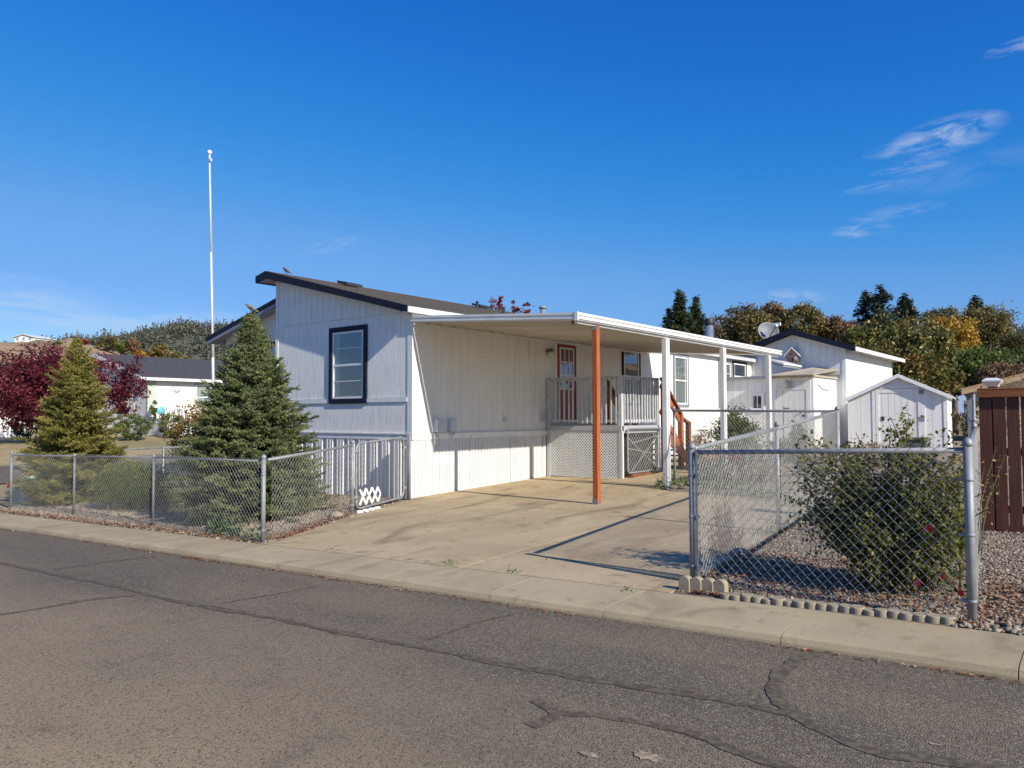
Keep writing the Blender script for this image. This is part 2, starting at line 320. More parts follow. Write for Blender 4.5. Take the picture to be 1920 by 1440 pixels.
MT['curtain'] = mat('curtain', (.50, .50, .47), (.40, .40, .38), scale=5, stretch=(1, 1, .2), rough=.9)

# ------------------------------------------------------------------ mesh helpers
class MB:
    def __init__(s): s.v = []; s.f = []; s.smooth = set()
    def add(s, vs, fs, smooth=False):
        o = len(s.v); s.v += [Vector(v) for v in vs]
        for f in fs:
            if smooth: s.smooth.add(len(s.f))
            s.f.append([i + o for i in f])
        return s
    def hexa(s, p):      # 8 corners: bottom 4 (ccw), top 4
        return s.add(p, [(3, 2, 1, 0), (4, 5, 6, 7), (0, 1, 5, 4), (1, 2, 6, 5), (2, 3, 7, 6), (3, 0, 4, 7)])
    def box(s, a, b):
        x0, x1 = sorted((a[0], b[0])); y0, y1 = sorted((a[1], b[1])); z0, z1 = sorted((a[2], b[2]))
        return s.hexa([(x0, y0, z0), (x1, y0, z0), (x1, y1, z0), (x0, y1, z0), (x0, y0, z1), (x1, y0, z1), (x1, y1, z1), (x0, y1, z1)])
    def bar(s, a, b, w, h, up=(0, 0, 1)):   # a beam of width w and height h from a to b
        a, b = Vector(a), Vector(b); d = (b - a).normalized(); up = Vector(up)
        if abs(d.dot(up)) > .98: up = Vector((0, 1, 0))
        sd = d.cross(up).normalized() * (w / 2); u = sd.cross(d).normalized() * (h / 2)
        return s.hexa([a - sd - u, a + sd - u, b + sd - u, b - sd - u, a - sd + u, a + sd + u, b + sd + u, b - sd + u])
    def prism(s, poly, ext):
        n = len(poly); e = Vector(ext); p = [Vector(q) for q in poly]
        return s.add(p + [q + e for q in p], [list(range(n))[::-1], list(range(n, 2 * n))] + [(i, (i + 1) % n, n + (i + 1) % n, n + i) for i in range(n)])
    def tube(s, pts, r, n=8, caps=True, closed=False):
        pts = [Vector(p) for p in pts]; rs = r if isinstance(r, (list, tuple)) else [r] * len(pts)
        N = len(pts); vs = []; fs = []; ref = None
        for i, p in enumerate(pts):
            if closed: d = pts[(i + 1) % N] - pts[i - 1]
            else: d = pts[min(i + 1, N - 1)] - pts[max(i - 1, 0)]
            d = d.normalized() if d.length > 1e-9 else Vector((0, 0, 1))
            if ref is None: ref = Vector((0, 0, 1)) if abs(d.z) < .9 else Vector((1, 0, 0))
            a = (ref - d * ref.dot(d)).normalized(); ref = a; b = d.cross(a)
            for k in range(n):
                t = 2 * math.pi * k / n; vs.append(p + (a * math.cos(t) + b * math.sin(t)) * rs[i])
        for i in range(N if closed else N - 1):
            j = (i + 1) % N
            for k in range(n): fs.append((i * n + k, i * n + (k + 1) % n, j * n + (k + 1) % n, j * n + k))
        if caps and not closed: fs += [list(range(n))[::-1], list(range((N - 1) * n, N * n))]
        return s.add(vs, fs, True)
    def lathe(s, c, prof, n=12, axis=(0, 0, 1)):
        ax = Vector(axis).normalized(); a = ax.orthogonal().normalized(); b = ax.cross(a); c = Vector(c); vs = []; fs = []
        for r, h in prof:
            for k in range(n):
                t = 2 * math.pi * k / n; vs.append(c + ax * h + (a * math.cos(t) + b * math.sin(t)) * max(r, 1e-4))
        for i in range(len(prof) - 1):
            for k in range(n): fs.append((i * n + k, i * n + (k + 1) % n, (i + 1) * n + (k + 1) % n, (i + 1) * n + k))
        fs += [list(range(n))[::-1], list(range((len(prof) - 1) * n, len(prof) * n))]
        return s.add(vs, fs, True)
    def ball(s, c, r, n=10, m=7, sc=(1, 1, 1)):
        c = Vector(c); vs = [c + Vector((0, 0, -r * sc[2]))]; fs = []
        for i in range(1, m):
            ph = -math.pi / 2 + math.pi * i / m
            for k in range(n):
                t = 2 * math.pi * k / n
                vs.append(c + Vector((r * sc[0] * math.cos(ph) * math.cos(t), r * sc[1] * math.cos(ph) * math.sin(t), r * sc[2] * math.sin(ph))))
        vs.append(c + Vector((0, 0, r * sc[2])))
        for k in range(n): fs.append((0, 1 + (k + 1) % n, 1 + k)); fs.append((len(vs) - 1, 1 + (m - 2) * n + k, 1 + (m - 2) * n + (k + 1) % n))
        for i in range(m - 2):
            for k in range(n): fs.append((1 + i * n + k, 1 + i * n + (k + 1) % n, 1 + (i + 1) * n + (k + 1) % n, 1 + (i + 1) * n + k))
        return s.add(vs, fs, True)
ORG = {}
def wloc(p): return ORG.get(p.name, Vector((0, 0, 0))) if p is not None else Vector((0, 0, 0))
def link(o, parent):
    COL.objects.link(o)
    if parent is not None:
        o.parent = parent; ORG[o.name] = wloc(parent)
    return o
def obj(name, mb, m, parent=None, bevel=0, label=None, kind=None):
    off = wloc(parent)
    me = bpy.data.meshes.new(name); me.from_pydata([v - off for v in mb.v], [], mb.f)
    bm = bmesh.new(); bm.from_mesh(me); bmesh.ops.recalc_face_normals(bm, faces=bm.faces)
    bm.faces.ensure_lookup_table()
    for i in mb.smooth: bm.faces[i].smooth = True
    bm.to_mesh(me); bm.free()
    me.materials.append(MT[m] if isinstance(m, str) else m)
    o = link(bpy.data.objects.new(name, me), parent)
    if bevel:
        bv = o.modifiers.new('bevel', 'BEVEL'); bv.width = bevel; bv.segments = 2; bv.limit_method = 'ANGLE'; bv.angle_limit = R_(50)
    if label: o['label'] = label
    if kind: o['kind'] = kind
    return o
def npmesh(name, V, Fq, m, parent=None, tint=None, kind=None):
    """mesh from numpy arrays: V (n,3), Fq (f,k) with k = 3 or 4"""
    off = wloc(parent); V = np.asarray(V, float) - np.array(off)
    k = Fq.shape[1]; me = bpy.data.meshes.new(name)
    me.vertices.add(len(V)); me.vertices.foreach_set('co', V.astype(np.float32).ravel())
    me.loops.add(Fq.size); me.loops.foreach_set('vertex_index', Fq.astype(np.int32).ravel())
    me.polygons.add(len(Fq)); me.polygons.foreach_set('loop_start', np.arange(0, Fq.size, k, dtype=np.int32))
    if tint is not None:
        a = me.attributes.new('tint', 'FLOAT', 'FACE'); a.data.foreach_set('value', np.clip(tint, 0, 1).astype(np.float32))
    me.update(calc_edges=True); me.materials.append(MT[m])
    o = link(bpy.data.objects.new(name, me), parent)
    if kind: o['kind'] = kind
    return o
def thing(name, label, cat, loc=(0, 0, 0), group=None):
    o = bpy.data.objects.new(name, None); COL.objects.link(o); o.location = loc; o.empty_display_size = .2
    ORG[o.name] = Vector(loc); o['label'] = label; o['category'] = cat
    if group: o['group'] = group
    return o
def tag(o, label, cat, group=None):
    o['label'] = label; o['category'] = cat
    if group: o['group'] = group
    return o
def struct(name, mb, m, **k): return obj(name, mb, m, None, kind='structure', **k)
def copy_tree(o, parent=None):
    c = o.copy(); COL.objects.link(c)
    if parent is not None: c.parent = parent
    for ch in list(o.children): copy_tree(ch, c)
    return c

# ------------------------------------------------------------------ foliage generators (numpy)
def unit(a): return a / np.maximum(np.linalg.norm(a, axis=1, keepdims=True), 1e-9)
def leaf_quads(P, size, rng, tint, up=.3, aspect=.5, D=None):
    """one rhombic, slightly folded leaf per point"""
    n = len(P)
    if D is None: D = unit(rng.normal(size=(n, 3)) + np.array([0, 0, -.25]))
    N = unit(rng.normal(size=(n, 3)) + np.array([0, 0, up * 3]))
    S = unit(np.cross(D, N)); N2 = np.cross(S, D)
    sz = (size * rng.uniform(.6, 1.25, n))[:, None]
    a = P - D * sz * .5; b = P + S * sz * aspect * .5 + N2 * sz * .12; c = P + D * sz * .5; d = P - S * sz * aspect * .5 + N2 * sz * .12
    V = np.stack([a, b, c, d], 1).reshape(-1, 3); Fq = np.arange(4 * n).reshape(-1, 4)
    return V, Fq, tint
def crown_points(c, rad, nclump, per, rng, shell=.5, clump=.28, flat=.8, bottom=-1.0):
    c = np.array(c, float); rad = np.array(rad, float)
    d = unit(rng.normal(size=(nclump, 3))); d[:, 2] = np.where(d[:, 2] < bottom, -d[:, 2], d[:, 2])
    r = rng.uniform(shell, 1.0, nclump) ** .7
    ctr = c + d * r[:, None] * rad * rng.uniform(.82, 1.08, (nclump, 1))
    cr = clump * rad.mean() * rng.uniform(.5, 1.3, nclump)
    P = np.repeat(ctr, per, 0) + rng.normal(size=(nclump * per, 3)) * np.array([1, 1, flat]) * np.repeat(cr, per)[:, None] * .55
    t = np.repeat(rng.uniform(0, 1, nclump), per) * .6 + rng.uniform(0, 1, nclump * per) * .4
    return P, t, ctr
def limbs(mb, base, ctrs, r, rng, k, split=.35):
    base = Vector(base)
    for i in rng.choice(len(ctrs), min(k, len(ctrs)), replace=False):
        e = Vector(ctrs[i]); a = base.lerp(Vector((base.x, base.y, e.z)), split)
        mid = a.lerp(e, .5) + Vector(rng.normal(size=3) * .06 * (e - a).length)
        mb.tube([a, mid, e], [r * .5, r * .28, r * .08], 5, False)
def broad_tree(name, label, base, c, rad, leafm, seed, nclump=70, per=40, leaf=.22, trunk_r=.18, bark='bark', group=None, shell=.45, clump=.28, nl=14, cat='tree', extra=None, flat=.8, twigs=0):
    rng = np.random.default_rng(seed)
    t = thing(name, label, cat, base, group)
    P, tn, ctr = crown_points(c, rad, nclump, per, rng, shell, clump, flat)
    if extra:
        for (c2, rad2, n2) in extra:
            P2, t2, ct2 = crown_points(c2, rad2, n2, per, rng, shell, clump, flat); P = np.vstack([P, P2]); tn = np.concatenate([tn, t2]); ctr = np.vstack([ctr, ct2])
    keep = P[:, 2] > base[2] + .05; P, tn = P[keep], tn[keep]
    V, Fq, tt = leaf_quads(P, leaf, rng, tn)
    npmesh('crown', V, Fq, leafm, t, tt)
    mb = MB(); b = Vector(base); top = Vector((c[0], c[1], c[2] + rad[2] * .3))
    mb.tube([b - Vector((0, 0, .1)), b.lerp(top, .35) + Vector((.05, .03, 0)), b.lerp(top, .7), top], [trunk_r * 1.2, trunk_r * .85, trunk_r * .5, trunk_r * .15], 7)
    limbs(mb, base, ctr, trunk_r, rng, nl)
    for i in range(twigs):
        p = Vector(ctr[rng.integers(len(ctr))]); d = (p - Vector(c)); d.z = abs(d.z) + .3; d = d.normalized() + Vector(rng.normal(size=3) * .4)
        mb.tube([p, p + d * rad[2] * rng.uniform(.12, .3)], [trunk_r * .07, trunk_r * .02], 3, False)
    obj('trunk', mb, bark, t)
    return t
def shrub(name, label, base, rad, leafm, seed, n=1500, leaf=.05, group=None, cat='shrub', shell=.35, flowers=None, boxy=0, stems=10):
    rng = np.random.default_rng(seed); base = Vector(base)
    t = thing(name, label, cat, base, group)
    c = (base.x, base.y, base.z + rad[2])
    P, tn, ctr = crown_points(c, rad, max(12, n // 30), 30, rng, shell, .32 if not boxy else .2)
    keep = P[:, 2] > base.z + .02; P, tn = P[keep], tn[keep]
    if boxy:
        rel = (P - np.array(c)) / np.array(rad); k = np.max(np.abs(rel), 1) > boxy
        P = P[~k]; tn = tn[~k]
    V, Fq, tt = leaf_quads(P, leaf, rng, tn); npmesh('foliage', V, Fq, leafm, t, tt)
    mb = MB()
    for i in range(stems):
        e = Vector(ctr[rng.integers(len(ctr))]); mb.tube([base + Vector((rng.normal() * .05, rng.normal() * .05, -.03)), base.lerp(e, .5) + Vector((0, 0, .08)), e], [.014, .010, .004], 4, False)
    obj('stem', mb, 'bark', t)
    return t
def spruce(name, label, base, H, R, leafm, seed, density=1.0, step=.085, leader=.35, needle=.024, gaps=0.0, upsweep=0.0, low=.04, ymin=6.36):
    rng = np.random.default_rng(seed); base = np.array(base, float)
    t = thing(name, label, 'tree', tuple(base))
    A, B, T = [], [], []                     # twig starts, ends, tints
    mb = MB()
    mb.tube([tuple(base - [0, 0, .05]), tuple(base + [0, 0, H * .5]), tuple(base + [0, 0, H * .98])], [R * .065, R * .035, .007], 6)
    h = low * H
    while h < H * .99:
        f = h / H; L0 = R * (1 - f) ** .86 + .04
        nb = max(5, int(round((6 + 15 * (1 - f)) * density)))
        for k in range(nb):
            if rng.uniform() < gaps: continue
            az = rng.uniform(0, 2 * math.pi); L = L0 * rng.uniform(.70, 1.12) * (1 + .08 * math.sin(2 * az + h * 2.3 + seed) + .08 * math.sin(3 * az - h * 5.1) + .08 * math.sin(h * 9 + az))
            if rng.uniform() < .04: L *= 1.15
            p = math.radians(-8 + 30 * f + 38 * f ** 4 + rng.normal() * 6) + upsweep * f
            d = np.array([math.cos(az) * math.cos(p), math.sin(az) * math.cos(p), math.sin(p)])
            s0 = base + [0, 0, h]; sd = np.array([-math.sin(az), math.cos(az), 0])
            tb = rng.uniform(0, 1)
            ns = max(3, int(L / .055)); us = np.linspace(.18 if L > .4 else .05, 1, ns)
            for j, u in enumerate(us):
                q = s0 + d * L * u + np.array([0, 0, .16 * L * u * u - .06 * L * u])
                l = (.09 + .20 * L * (1 - u) ** .7) * rng.uniform(.7, 1.25); l = min(l, .30)
                for sgn in (-1, 1):
                    td = d * .75 + sd * sgn * rng.uniform(.5, 1.0) + np.array([0, 0, rng.uniform(-.30, .55)])
                    td /= np.linalg.norm(td); A.append(q); B.append(q + td * l); T.append(tb * .5 + rng.uniform(0, .35) + (.15 if u > .8 else 0))
                if j % 2 == 0:
                    td = d * .8 + np.array([0, 0, rng.uniform(.2, .7)]) + sd * rng.normal() * .2; td /= np.linalg.norm(td)
                    A.append(q); B.append(q + td * l * .8); T.append(tb * .5 + rng.uniform(.05, .4))
            e = s0 + d * L + np.array([0, 0, .10 * L]); A.append(s0 + d * L * .8 + np.array([0, 0, .06 * L])); B.append(e + d * .05); T.append(tb * .5 + .45)
            e2_ = e if e[1] > ymin else s0 + (e - s0) * max(.1, (s0[1] - ymin) / (s0[1] - e[1]))
            mb.tube([tuple(s0), tuple(s0 + (e2_ - s0) * .55), tuple(e2_)], [.011 * (1 - f) + .004, .007, .003], 3, False)
        h += step * (1.0 - .35 * f)
    A.append(base + [0, 0, H * .93]); B.append(base + [0, 0, H + leader * .3]); T.append(.8)
    A, B, T = np.array(A), np.array(B), np.array(T)
    ok_ = (np.minimum(A[:, 1], B[:, 1]) > ymin) & (np.minimum(A[:, 2], B[:, 2]) > base[2] + .03)      # boughs stop at the fence
    A, B, T = A[ok_], B[ok_], T[ok_]
    L = np.linalg.norm(B - A, axis=1); n = np.maximum(7, (L / .0062 * density).astype(int))
    idx = np.repeat(np.arange(len(A)), n)
    u = rng.uniform(0, 1.02, len(idx))[:, None]
    D = unit(B - A)[idx]; P = A[idx] + (B - A)[idx] * u
    rad = unit(np.cross(D, rng.normal(size=(len(idx), 3))))
    nd = unit(D * .65 + rad + np.array([0, 0, .25])); ln = needle * rng.uniform(.7, 1.3, len(idx))[:, None]
    sdv = unit(np.cross(nd, rng.normal(size=(len(idx), 3)))) * needle * .30
    V = np.stack([P - sdv, P + sdv, P + nd * ln], 1).reshape(-1, 3)
    Fq = np.arange(len(V)).reshape(-1, 3)
    npmesh('crown', V, Fq, leafm, t, np.clip(T[idx] + rng.uniform(-.1, .1, len(idx)), 0, 1))
    obj('trunk', mb, 'bark', t)
    return t
def conifer(name, label, base, H, R, leafm, seed, levels=24, leaf=.28, group=None, sparse=0.0, droop=.25, low=.08, fan=1.0):
    rng = np.random.default_rng(seed); base = np.array(base, float)
    t = thing(name, label, 'tree', tuple(base), group); P, D, T = [], [], []
    mb = MB(); mb.tube([tuple(base - [0, 0, .2]), tuple(base + [0, 0, H * .6]), tuple(base + [0, 0, H])], [H * .018, H * .010, .02], 6)
    for i in range(levels):
        f = low + (1 - low) * (i + rng.uniform(-.3, .3)) / levels; f = min(max(f, low), .99)
        L0 = R * ((1 - f) / (1 - low)) ** .8 + R * .06
        for k in range(int(7 + 6 * (1 - f))):
            if rng.uniform() < sparse: continue
            az = rng.uniform(0, 6.283); L = L0 * rng.uniform(.6, 1.15); tb = rng.uniform(0, .6)
            d = np.array([math.cos(az), math.sin(az), .25 * f - .05]); sd = np.array([-math.sin(az), math.cos(az), 0])
            m = max(3, int(L / (leaf * .30)))
            for u in np.linspace(.1, 1, m):
                for s in range(4):
                    q = base + [0, 0, f * H] + d * L * u + np.array([0, 0, -droop * L * u * u + rng.normal() * H * .010]) + sd * rng.normal() * L * .18 * fan * (1.1 - u)
                    P.append(q + rng.normal(size=3) * leaf * .18); D.append(d + sd * rng.normal() * .6 + np.array([0, 0, -.2 + rng.normal() * .2])); T.append(tb + rng.uniform(0, .4))
            mb.tube([tuple(base + [0, 0, f * H]), tuple(base + [0, 0, f * H] + d * L - np.array([0, 0, droop * L]))], [.05, .015], 3, False)
    P, D, T = np.array(P), unit(np.array(D)), np.array(T)
    V, Fq, tt = leaf_quads(P, leaf, rng, T, up=.6, aspect=.45, D=D)
    npmesh('crown', V, Fq, leafm, t, tt); obj('trunk', mb, 'grey_bark', t)
    return t
def stones(name, P, size, rng, m='pebble', flat=.6):
    n = len(P)
    oct_ = np.array([[1, 0, 0], [-1, 0, 0], [0, 1, 0], [0, -1, 0], [0, 0, 1], [0, 0, -1]], float)
    fo = np.array([[0, 2, 4], [2, 1, 4], [1, 3, 4], [3, 0, 4], [2, 0, 5], [1, 2, 5], [3, 1, 5], [0, 3, 5]])
    s = (size * rng.lognormal(0, .35, n))[:, None, None]
    sc = rng.uniform(.65, 1.25, (n, 1, 3)) * np.array([1, 1, flat]); jit = rng.uniform(-.28, .28, (n, 6, 3))
    a = rng.uniform(0, 6.283, n); ca, sa = np.cos(a), np.sin(a)
    v = (oct_[None] + jit) * sc * s
    x = v[:, :, 0] * ca[:, None] - v[:, :, 1] * sa[:, None]; y = v[:, :, 0] * sa[:, None] + v[:, :, 1] * ca[:, None]
    v = np.stack([x, y, v[:, :, 2]], 2) + P[:, None, :]
    Fq = (fo[None] + (np.arange(n) * 6)[:, None, None]).reshape(-1, 3)
    o = npmesh(name, v.reshape(-1, 3), Fq, m, None, np.repeat(rng.uniform(0, 1, n), 8), 'stuff')
    return o
def inpoly(P, poly):
    x, y = P[:, 0], P[:, 1]; r = np.zeros(len(P), bool); n = len(poly)
    for i in range(n):
        x0, y0 = poly[i][:2]; x1, y1 = poly[(i + 1) % n][:2]
        c = ((y0 > y) != (y1 > y)) & (x < (x1 - x0) * (y - y0) / (y1 - y0 + 1e-12) + x0); r ^= c
    return r
def sample(poly, n, rng):
    xs = [p[0] for p in poly]; ys = [p[1] for p in poly]
    P = np.column_stack([rng.uniform(min(xs), max(xs), n), rng.uniform(min(ys), max(ys), n)])
    return P[inpoly(P, poly)]
def lift(P, dz): return np.column_stack([P, [lot(x, y) + dz for x, y in P]])

# ================================================================== GROUND, STREET, KERB, DRIVEWAY
def kfront(X): return 5.66 + .0416 * X          # front edge of the concrete kerb walk
def kback(X): return 6.385 + .040 * X
def streetz(X): return gbase(X) - .18 - .058
xs = [-900, -500, -300, -180, -110, -80, -60, -50, -44, -40, -38, -36, -34.5, -33, -31, -28, -24, -20, -15, -10.8, -6, -3, 0, 4, 8, 14, 24, 40, 80, 160, 400, 900]
ysn = [-300, -60, -20, -6, 0, 3, 4.5, 5.75, 6.3, 8, 10.5, 14, 17, 20, 23, 27, 32, 40, 55, 80, 120, 200, 350, 600, 1100]
mb = MB(); vs_ = []
for y in ysn:
    for x in xs:
        yy = y + .04 * max(min(x, 24), -60) if 3 <= y <= 6.3 else y
        vs_.append((x, yy, lot(x, yy) - (.012 if y > 6.2 else .35)))
nx = len(xs)
mb.add(vs_, [(j * nx + i, j * nx + i + 1, (j + 1) * nx + i + 1, (j + 1) * nx + i) for j in range(len(ysn) - 1) for i in range(nx - 1)])
struct('ground', mb, 'dry_grass')
mb = MB(); sx = [-33.2, -24, -18, -12, -6, 0, 8, 30, 60]
pts = [(x, -14.0, streetz(x)) for x in sx] + [(x, kfront(max(x, -40)) - .0, streetz(x)) for x in sx]
k = len(sx); mb.add(pts, [(i, i + 1, k + i + 1, k + i) for i in range(k - 1)])
struct('street', mb, 'asphalt')
mb = MB()                                            # the side street on the left, behind the fenced yard
sy = [4.8, 8, 12, 16, 20, 28, 40, 60]
pts = [(-33.2, y, lot(-33.0, y) + .02) for y in sy] + [(-25.4, y, lot(-25.4, y) + .02) for y in sy]
k = len(sy); mb.add(pts, [(i, k + i, k + i + 1, i + 1) for i in range(k - 1)]); struct('side_street', mb, 'asphalt')
# tar-filled cracks on the asphalt, followed on the ground
def crack(pix, w0, wiggle=.008):
    P = []
    for i, (x, y) in enumerate(pix):
        d = ray(x, y)
        t = 4.0
        for _ in range(12):
            p = CAM + d * t; t = (streetz(p.x) + .004 - CZ) / d.z
        P.append(CAM + d * t)
    Q = []
    for a, b in zip(P[:-1], P[1:]):
        n = max(2, int((b - a).length / .06))
        for i in range(n): Q.append(a.lerp(b, i / n) + Vector((rnd.gauss(0, wiggle), rnd.gauss(0, wiggle), 0)))
    Q.append(P[-1]); vs = []; n = len(Q)
    wd_ = [rnd.uniform(.35, 1.65) for _ in range(n)]
    for _ in range(2): wd_ = [(wd_[max(i - 1, 0)] + wd_[i] + wd_[min(i + 1, n - 1)]) / 3 for i in range(n)]
    for i, p in enumerate(Q):
        d = (Q[min(i + 1, n - 1)] - Q[max(i - 1, 0)]).normalized(); s = Vector((-d.y, d.x, 0)) * (w0 * .56 * wd_[i])
        z = streetz(p.x) + .004
        vs += [(p.x + s.x, p.y + s.y, z), (p.x - s.x, p.y - s.y, z)]
    mb = MB(); mb.add(vs, [(2 * i, 2 * i + 1, 2 * i + 3, 2 * i + 2) for i in range(n - 1)]); struct('crack_seal', mb, 'tar')
crack([(0, 1055), (110, 1078), (200, 1095), (320, 1125), (420, 1143), (520, 1160), (640, 1186), (760, 1209), (860, 1228), (960, 1248), (1130, 1277), (1300, 1302), (1400, 1322), (1490, 1340)], .07)
crack([(100, 1068), (180, 1056), (290, 1043)], .05); crack([(0, 1152), (90, 1138), (160, 1125), (255, 1115)], .05)
crack([(420, 1130), (520, 1113), (590, 1100)], .03); crack([(800, 1200), (850, 1182), (900, 1165), (960, 1152)], .03)
crack([(1560, 1222), (1500, 1232), (1466, 1258), (1450, 1290), (1462, 1318), (1500, 1345), (1560, 1380), (1620, 1402), (1700, 1418), (1800, 1430), (1880, 1445)], .085, .006)
crack([(995, 1362), (1030, 1345), (1050, 1337), (1120, 1340), (1200, 1353), (1290, 1372), (1335, 1388), (1380, 1408), (1440, 1428), (1520, 1450)], .065, .006)
crack([(1000, 1310), (1018, 1322), (1040, 1338)], .05, .004)
# pale dusty spots where the surface has ravelled
for (px, py, hw_, hd_) in ((1216, 1419, .10, .05), (1106, 1415, .06, .028), (1755, 1405, .03, .015)):
    d = ray(px, py); p = CAM + d * ((streetz(-2) + .004 - CZ) / d.z); z = streetz(p.x) + .0045; n = 26
    mb = MB(); mb.add([(p.x + hw_ * math.cos(6.283 * k / n) * rnd.uniform(.55, 1.15), p.y + hd_ * math.sin(6.283 * k / n) * rnd.uniform(.5, 1.2), z) for k in range(n)], [list(range(n))]); struct('street_patch', mb, 'dust')
# kerb walk, slab by slab
kx = [-24, -21, -18.2, -15.3, -12.4, -9.6, -7.9, -6.0, -4.6, -3.41, -1.96, -.53, 2.6, 5.7, 9, 14, 24]
kerb = None
for i in range(len(kx) - 1):
    a, b = kx[i] + .0035, kx[i + 1] - .0035
    def sect(x):
        y0, y1 = kfront(x), kback(x); z = lot(x, 5.8); s = streetz(x)
        return [(x, y0 - .012, s - .1), (x, y0 + .004, s + .018), (x, y0 + .022, z - .026), (x, y0 + .06, z - .010), (x, y0 + .13, z), (x, y1, lot(x, y1) + .004), (x, y1, s - .1)]
    A, B = sect(a), sect(b); n = len(A); mb = MB()
    mb.add(A + B, [list(range(n))[::-1], list(range(n, 2 * n))] + [(j, (j + 1) % n, n + (j + 1) % n, n + j) for j in range(n)])
    if kerb is None: kerb = struct('pavement', mb, 'kerb_concrete')
    else: obj('slab', mb, 'kerb_concrete', kerb)
mb = MB(); mb.add([(x, kfront(x) + .05, lot(x, 5.8) - .03) for x in (-24, 24)] + [(x, kback(x) - .0, lot(x, 6.1) - .03) for x in (24, -24)], [(0, 1, 2, 3)]); obj('joint_filler', mb, 'joint', kerb)
# driveway slabs (each its own piece, dark joints between them)
drv = None
def slab(poly, dz=.006):
    global drv
    mb = MB(); mb.prism([(x, y, lot(x, y) + dz) for x, y in poly], (0, 0, -.10))
    if drv is None: drv = struct('driveway', mb, 'drive_concrete')
    else: obj('slab', mb, 'drive_concrete', drv)
def kb(x): return kback(x) + .012
def lx(y): return -8.95 + (y - 6.1) * (-10.72 + 8.95) / (10.4 - 6.1)
g = .007
slab([(-8.98, kb(-8.98)), (-5.6 - g, kb(-5.6)), (-5.6 - g, 10.36 - g), (lx(10.36), 10.36 - g)])
slab([(-5.6 + g, kb(-5.6)), (-3.17, kb(-3.17)), (-3.36, 10.36 - g), (-5.6 + g, 10.36 - g)])
slab([(-10.79, 10.36 + g), (-6.95 - g, 10.36 + g), (-6.95 - g, 13.3), (-10.79, 13.3)])
slab([(-6.95 + g, 10.36 + g), (-3.36, 10.36 + g), (-3.50, 12.5), (-5.2, 12.95), (-6.95 + g, 13.3)])
slab([(-10.79, 13.3 + 2 * g), (-6.95 - g, 13.3 + 2 * g), (-6.95 - g, 19.8), (-10.79, 19.8)])
mb = MB(); mb.add([(x, y, lot(x, y) - .008) for x, y in [(-8.9, kb(-8.9)), (-3.2, kb(-3.2)), (-3.5, 12.4), (-6.9, 13.25), (-6.95, 19.7), (-10.7, 19.7), (-10.7, 10.4)]], [list(range(7))]); obj('joint_filler', mb, 'joint', drv)
# gravel beds and rear dirt
LEFTBED = [(-18.15, kback(-18.15) + .01), (-9.0, kback(-9.0) + .01), (lx(10.3), 10.36), (-10.82, 10.45), (-15.2, 10.5), (-18.3, 20)]
RIGHTBED = [(-3.16, kback(-3.16) + .01), (9, kback(9) + .01), (9, 12.2), (-3.48, 12.2)]
mb = MB(); mb.add([(x, y, lot(x, y) + .0) for x, y in LEFTBED], [list(range(len(LEFTBED)))]); struct('gravel_bed', mb, 'gravel_base')
mb = MB(); mb.add([(x, y, lot(x, y) + .0) for x, y in RIGHTBED], [list(range(len(RIGHTBED)))]); struct('gravel_bed', mb, 'gravel_base')
mb = MB(); RD = [(-6.94, 13.33), (-5.2, 13.0), (-3.5, 12.55), (-3.3, 12.2), (6, 12.2), (6, 19.99), (-6.94, 19.99)]
mb.add([(x, y, lot(x, y) + .002) for x, y in RD], [list(range(len(RD)))]); struct('dirt_yard', mb, 'dirt')
mb = MB(); RD = [(-10.7, 20.0), (6, 20.0), (6, 40), (-10.7, 40)]; mb.add([(x, y, lot(x, y) + .002) for x, y in RD], [(0, 1, 2, 3)]); struct('dirt_yard', mb, 'dirt')

# ================================================================== THE MANUFACTURED HOUSE
XW, YF, YL, XS, XL, YB = -10.8, 10.53, 11.5, -15.27, -19.05, 28.4   # right wall, front wall, recessed left front, step, left wall, back
ZT = 1.25                                                          # top of the trim board over the skirting
def rz(X): return 3.51 + .262 * (-10.62 - X)                       # underside line of the right roof
def rzl(X): return 3.56 + .24 * (X + 19.38)                       # underside line of the left roof
house = thing('mobile_home', 'white manufactured house with navy trim, stepped roof and red side door beside the concrete driveway', 'house', (-10.8, 10.53, 0))
def siding(parent, o, u, nrm, u0, u1, zlo, zhi, openings, pitch=.203, thick=.018, gap=.008, m='white_siding', name='siding_board'):
    o, u, nrm = Vector(o), Vector(u), Vector(nrm); n = max(1, int(round((u1 - u0) / pitch))); w = (u1 - u0) / n
    for i in range(n):
        a, b = u0 + i * w + gap / 2, u0 + (i + 1) * w - gap / 2
        cuts = sorted({a, b} | {c for op in openings for c in op[:2] if a + .004 < c < b - .004})
        for p, q in zip(cuts[:-1], cuts[1:]):
            mid = (p + q) / 2; segs = []
            ivs = sorted([(op[2], op[3]) for op in openings if op[0] < mid < op[1] and op[3] > zlo(mid) + .001 and op[2] < zhi(mid) - .001])
            cur = ('f', zlo); out = []
            for lo, hi in ivs:
                out.append((cur[1] if cur[0] == 'n' else cur[1](mid), lo, False)); cur = ('n', hi)
            out.append((cur[1] if cur[0] == 'n' else cur[1](mid), None, True))
            for lo, hi, top in out:
                ha, hb = (zhi(p), zhi(q)) if top else (hi, hi)
                if min(ha, hb) - lo < .01: continue
                mb = MB(); f = lambda t, z: o + u * t + Vector((0, 0, z))
                mb.prism([f(p, lo), f(q, lo), f(q, hb), f(p, ha)], nrm * thick)
                obj(name, mb, m, parent)
def const(z): return lambda t: z
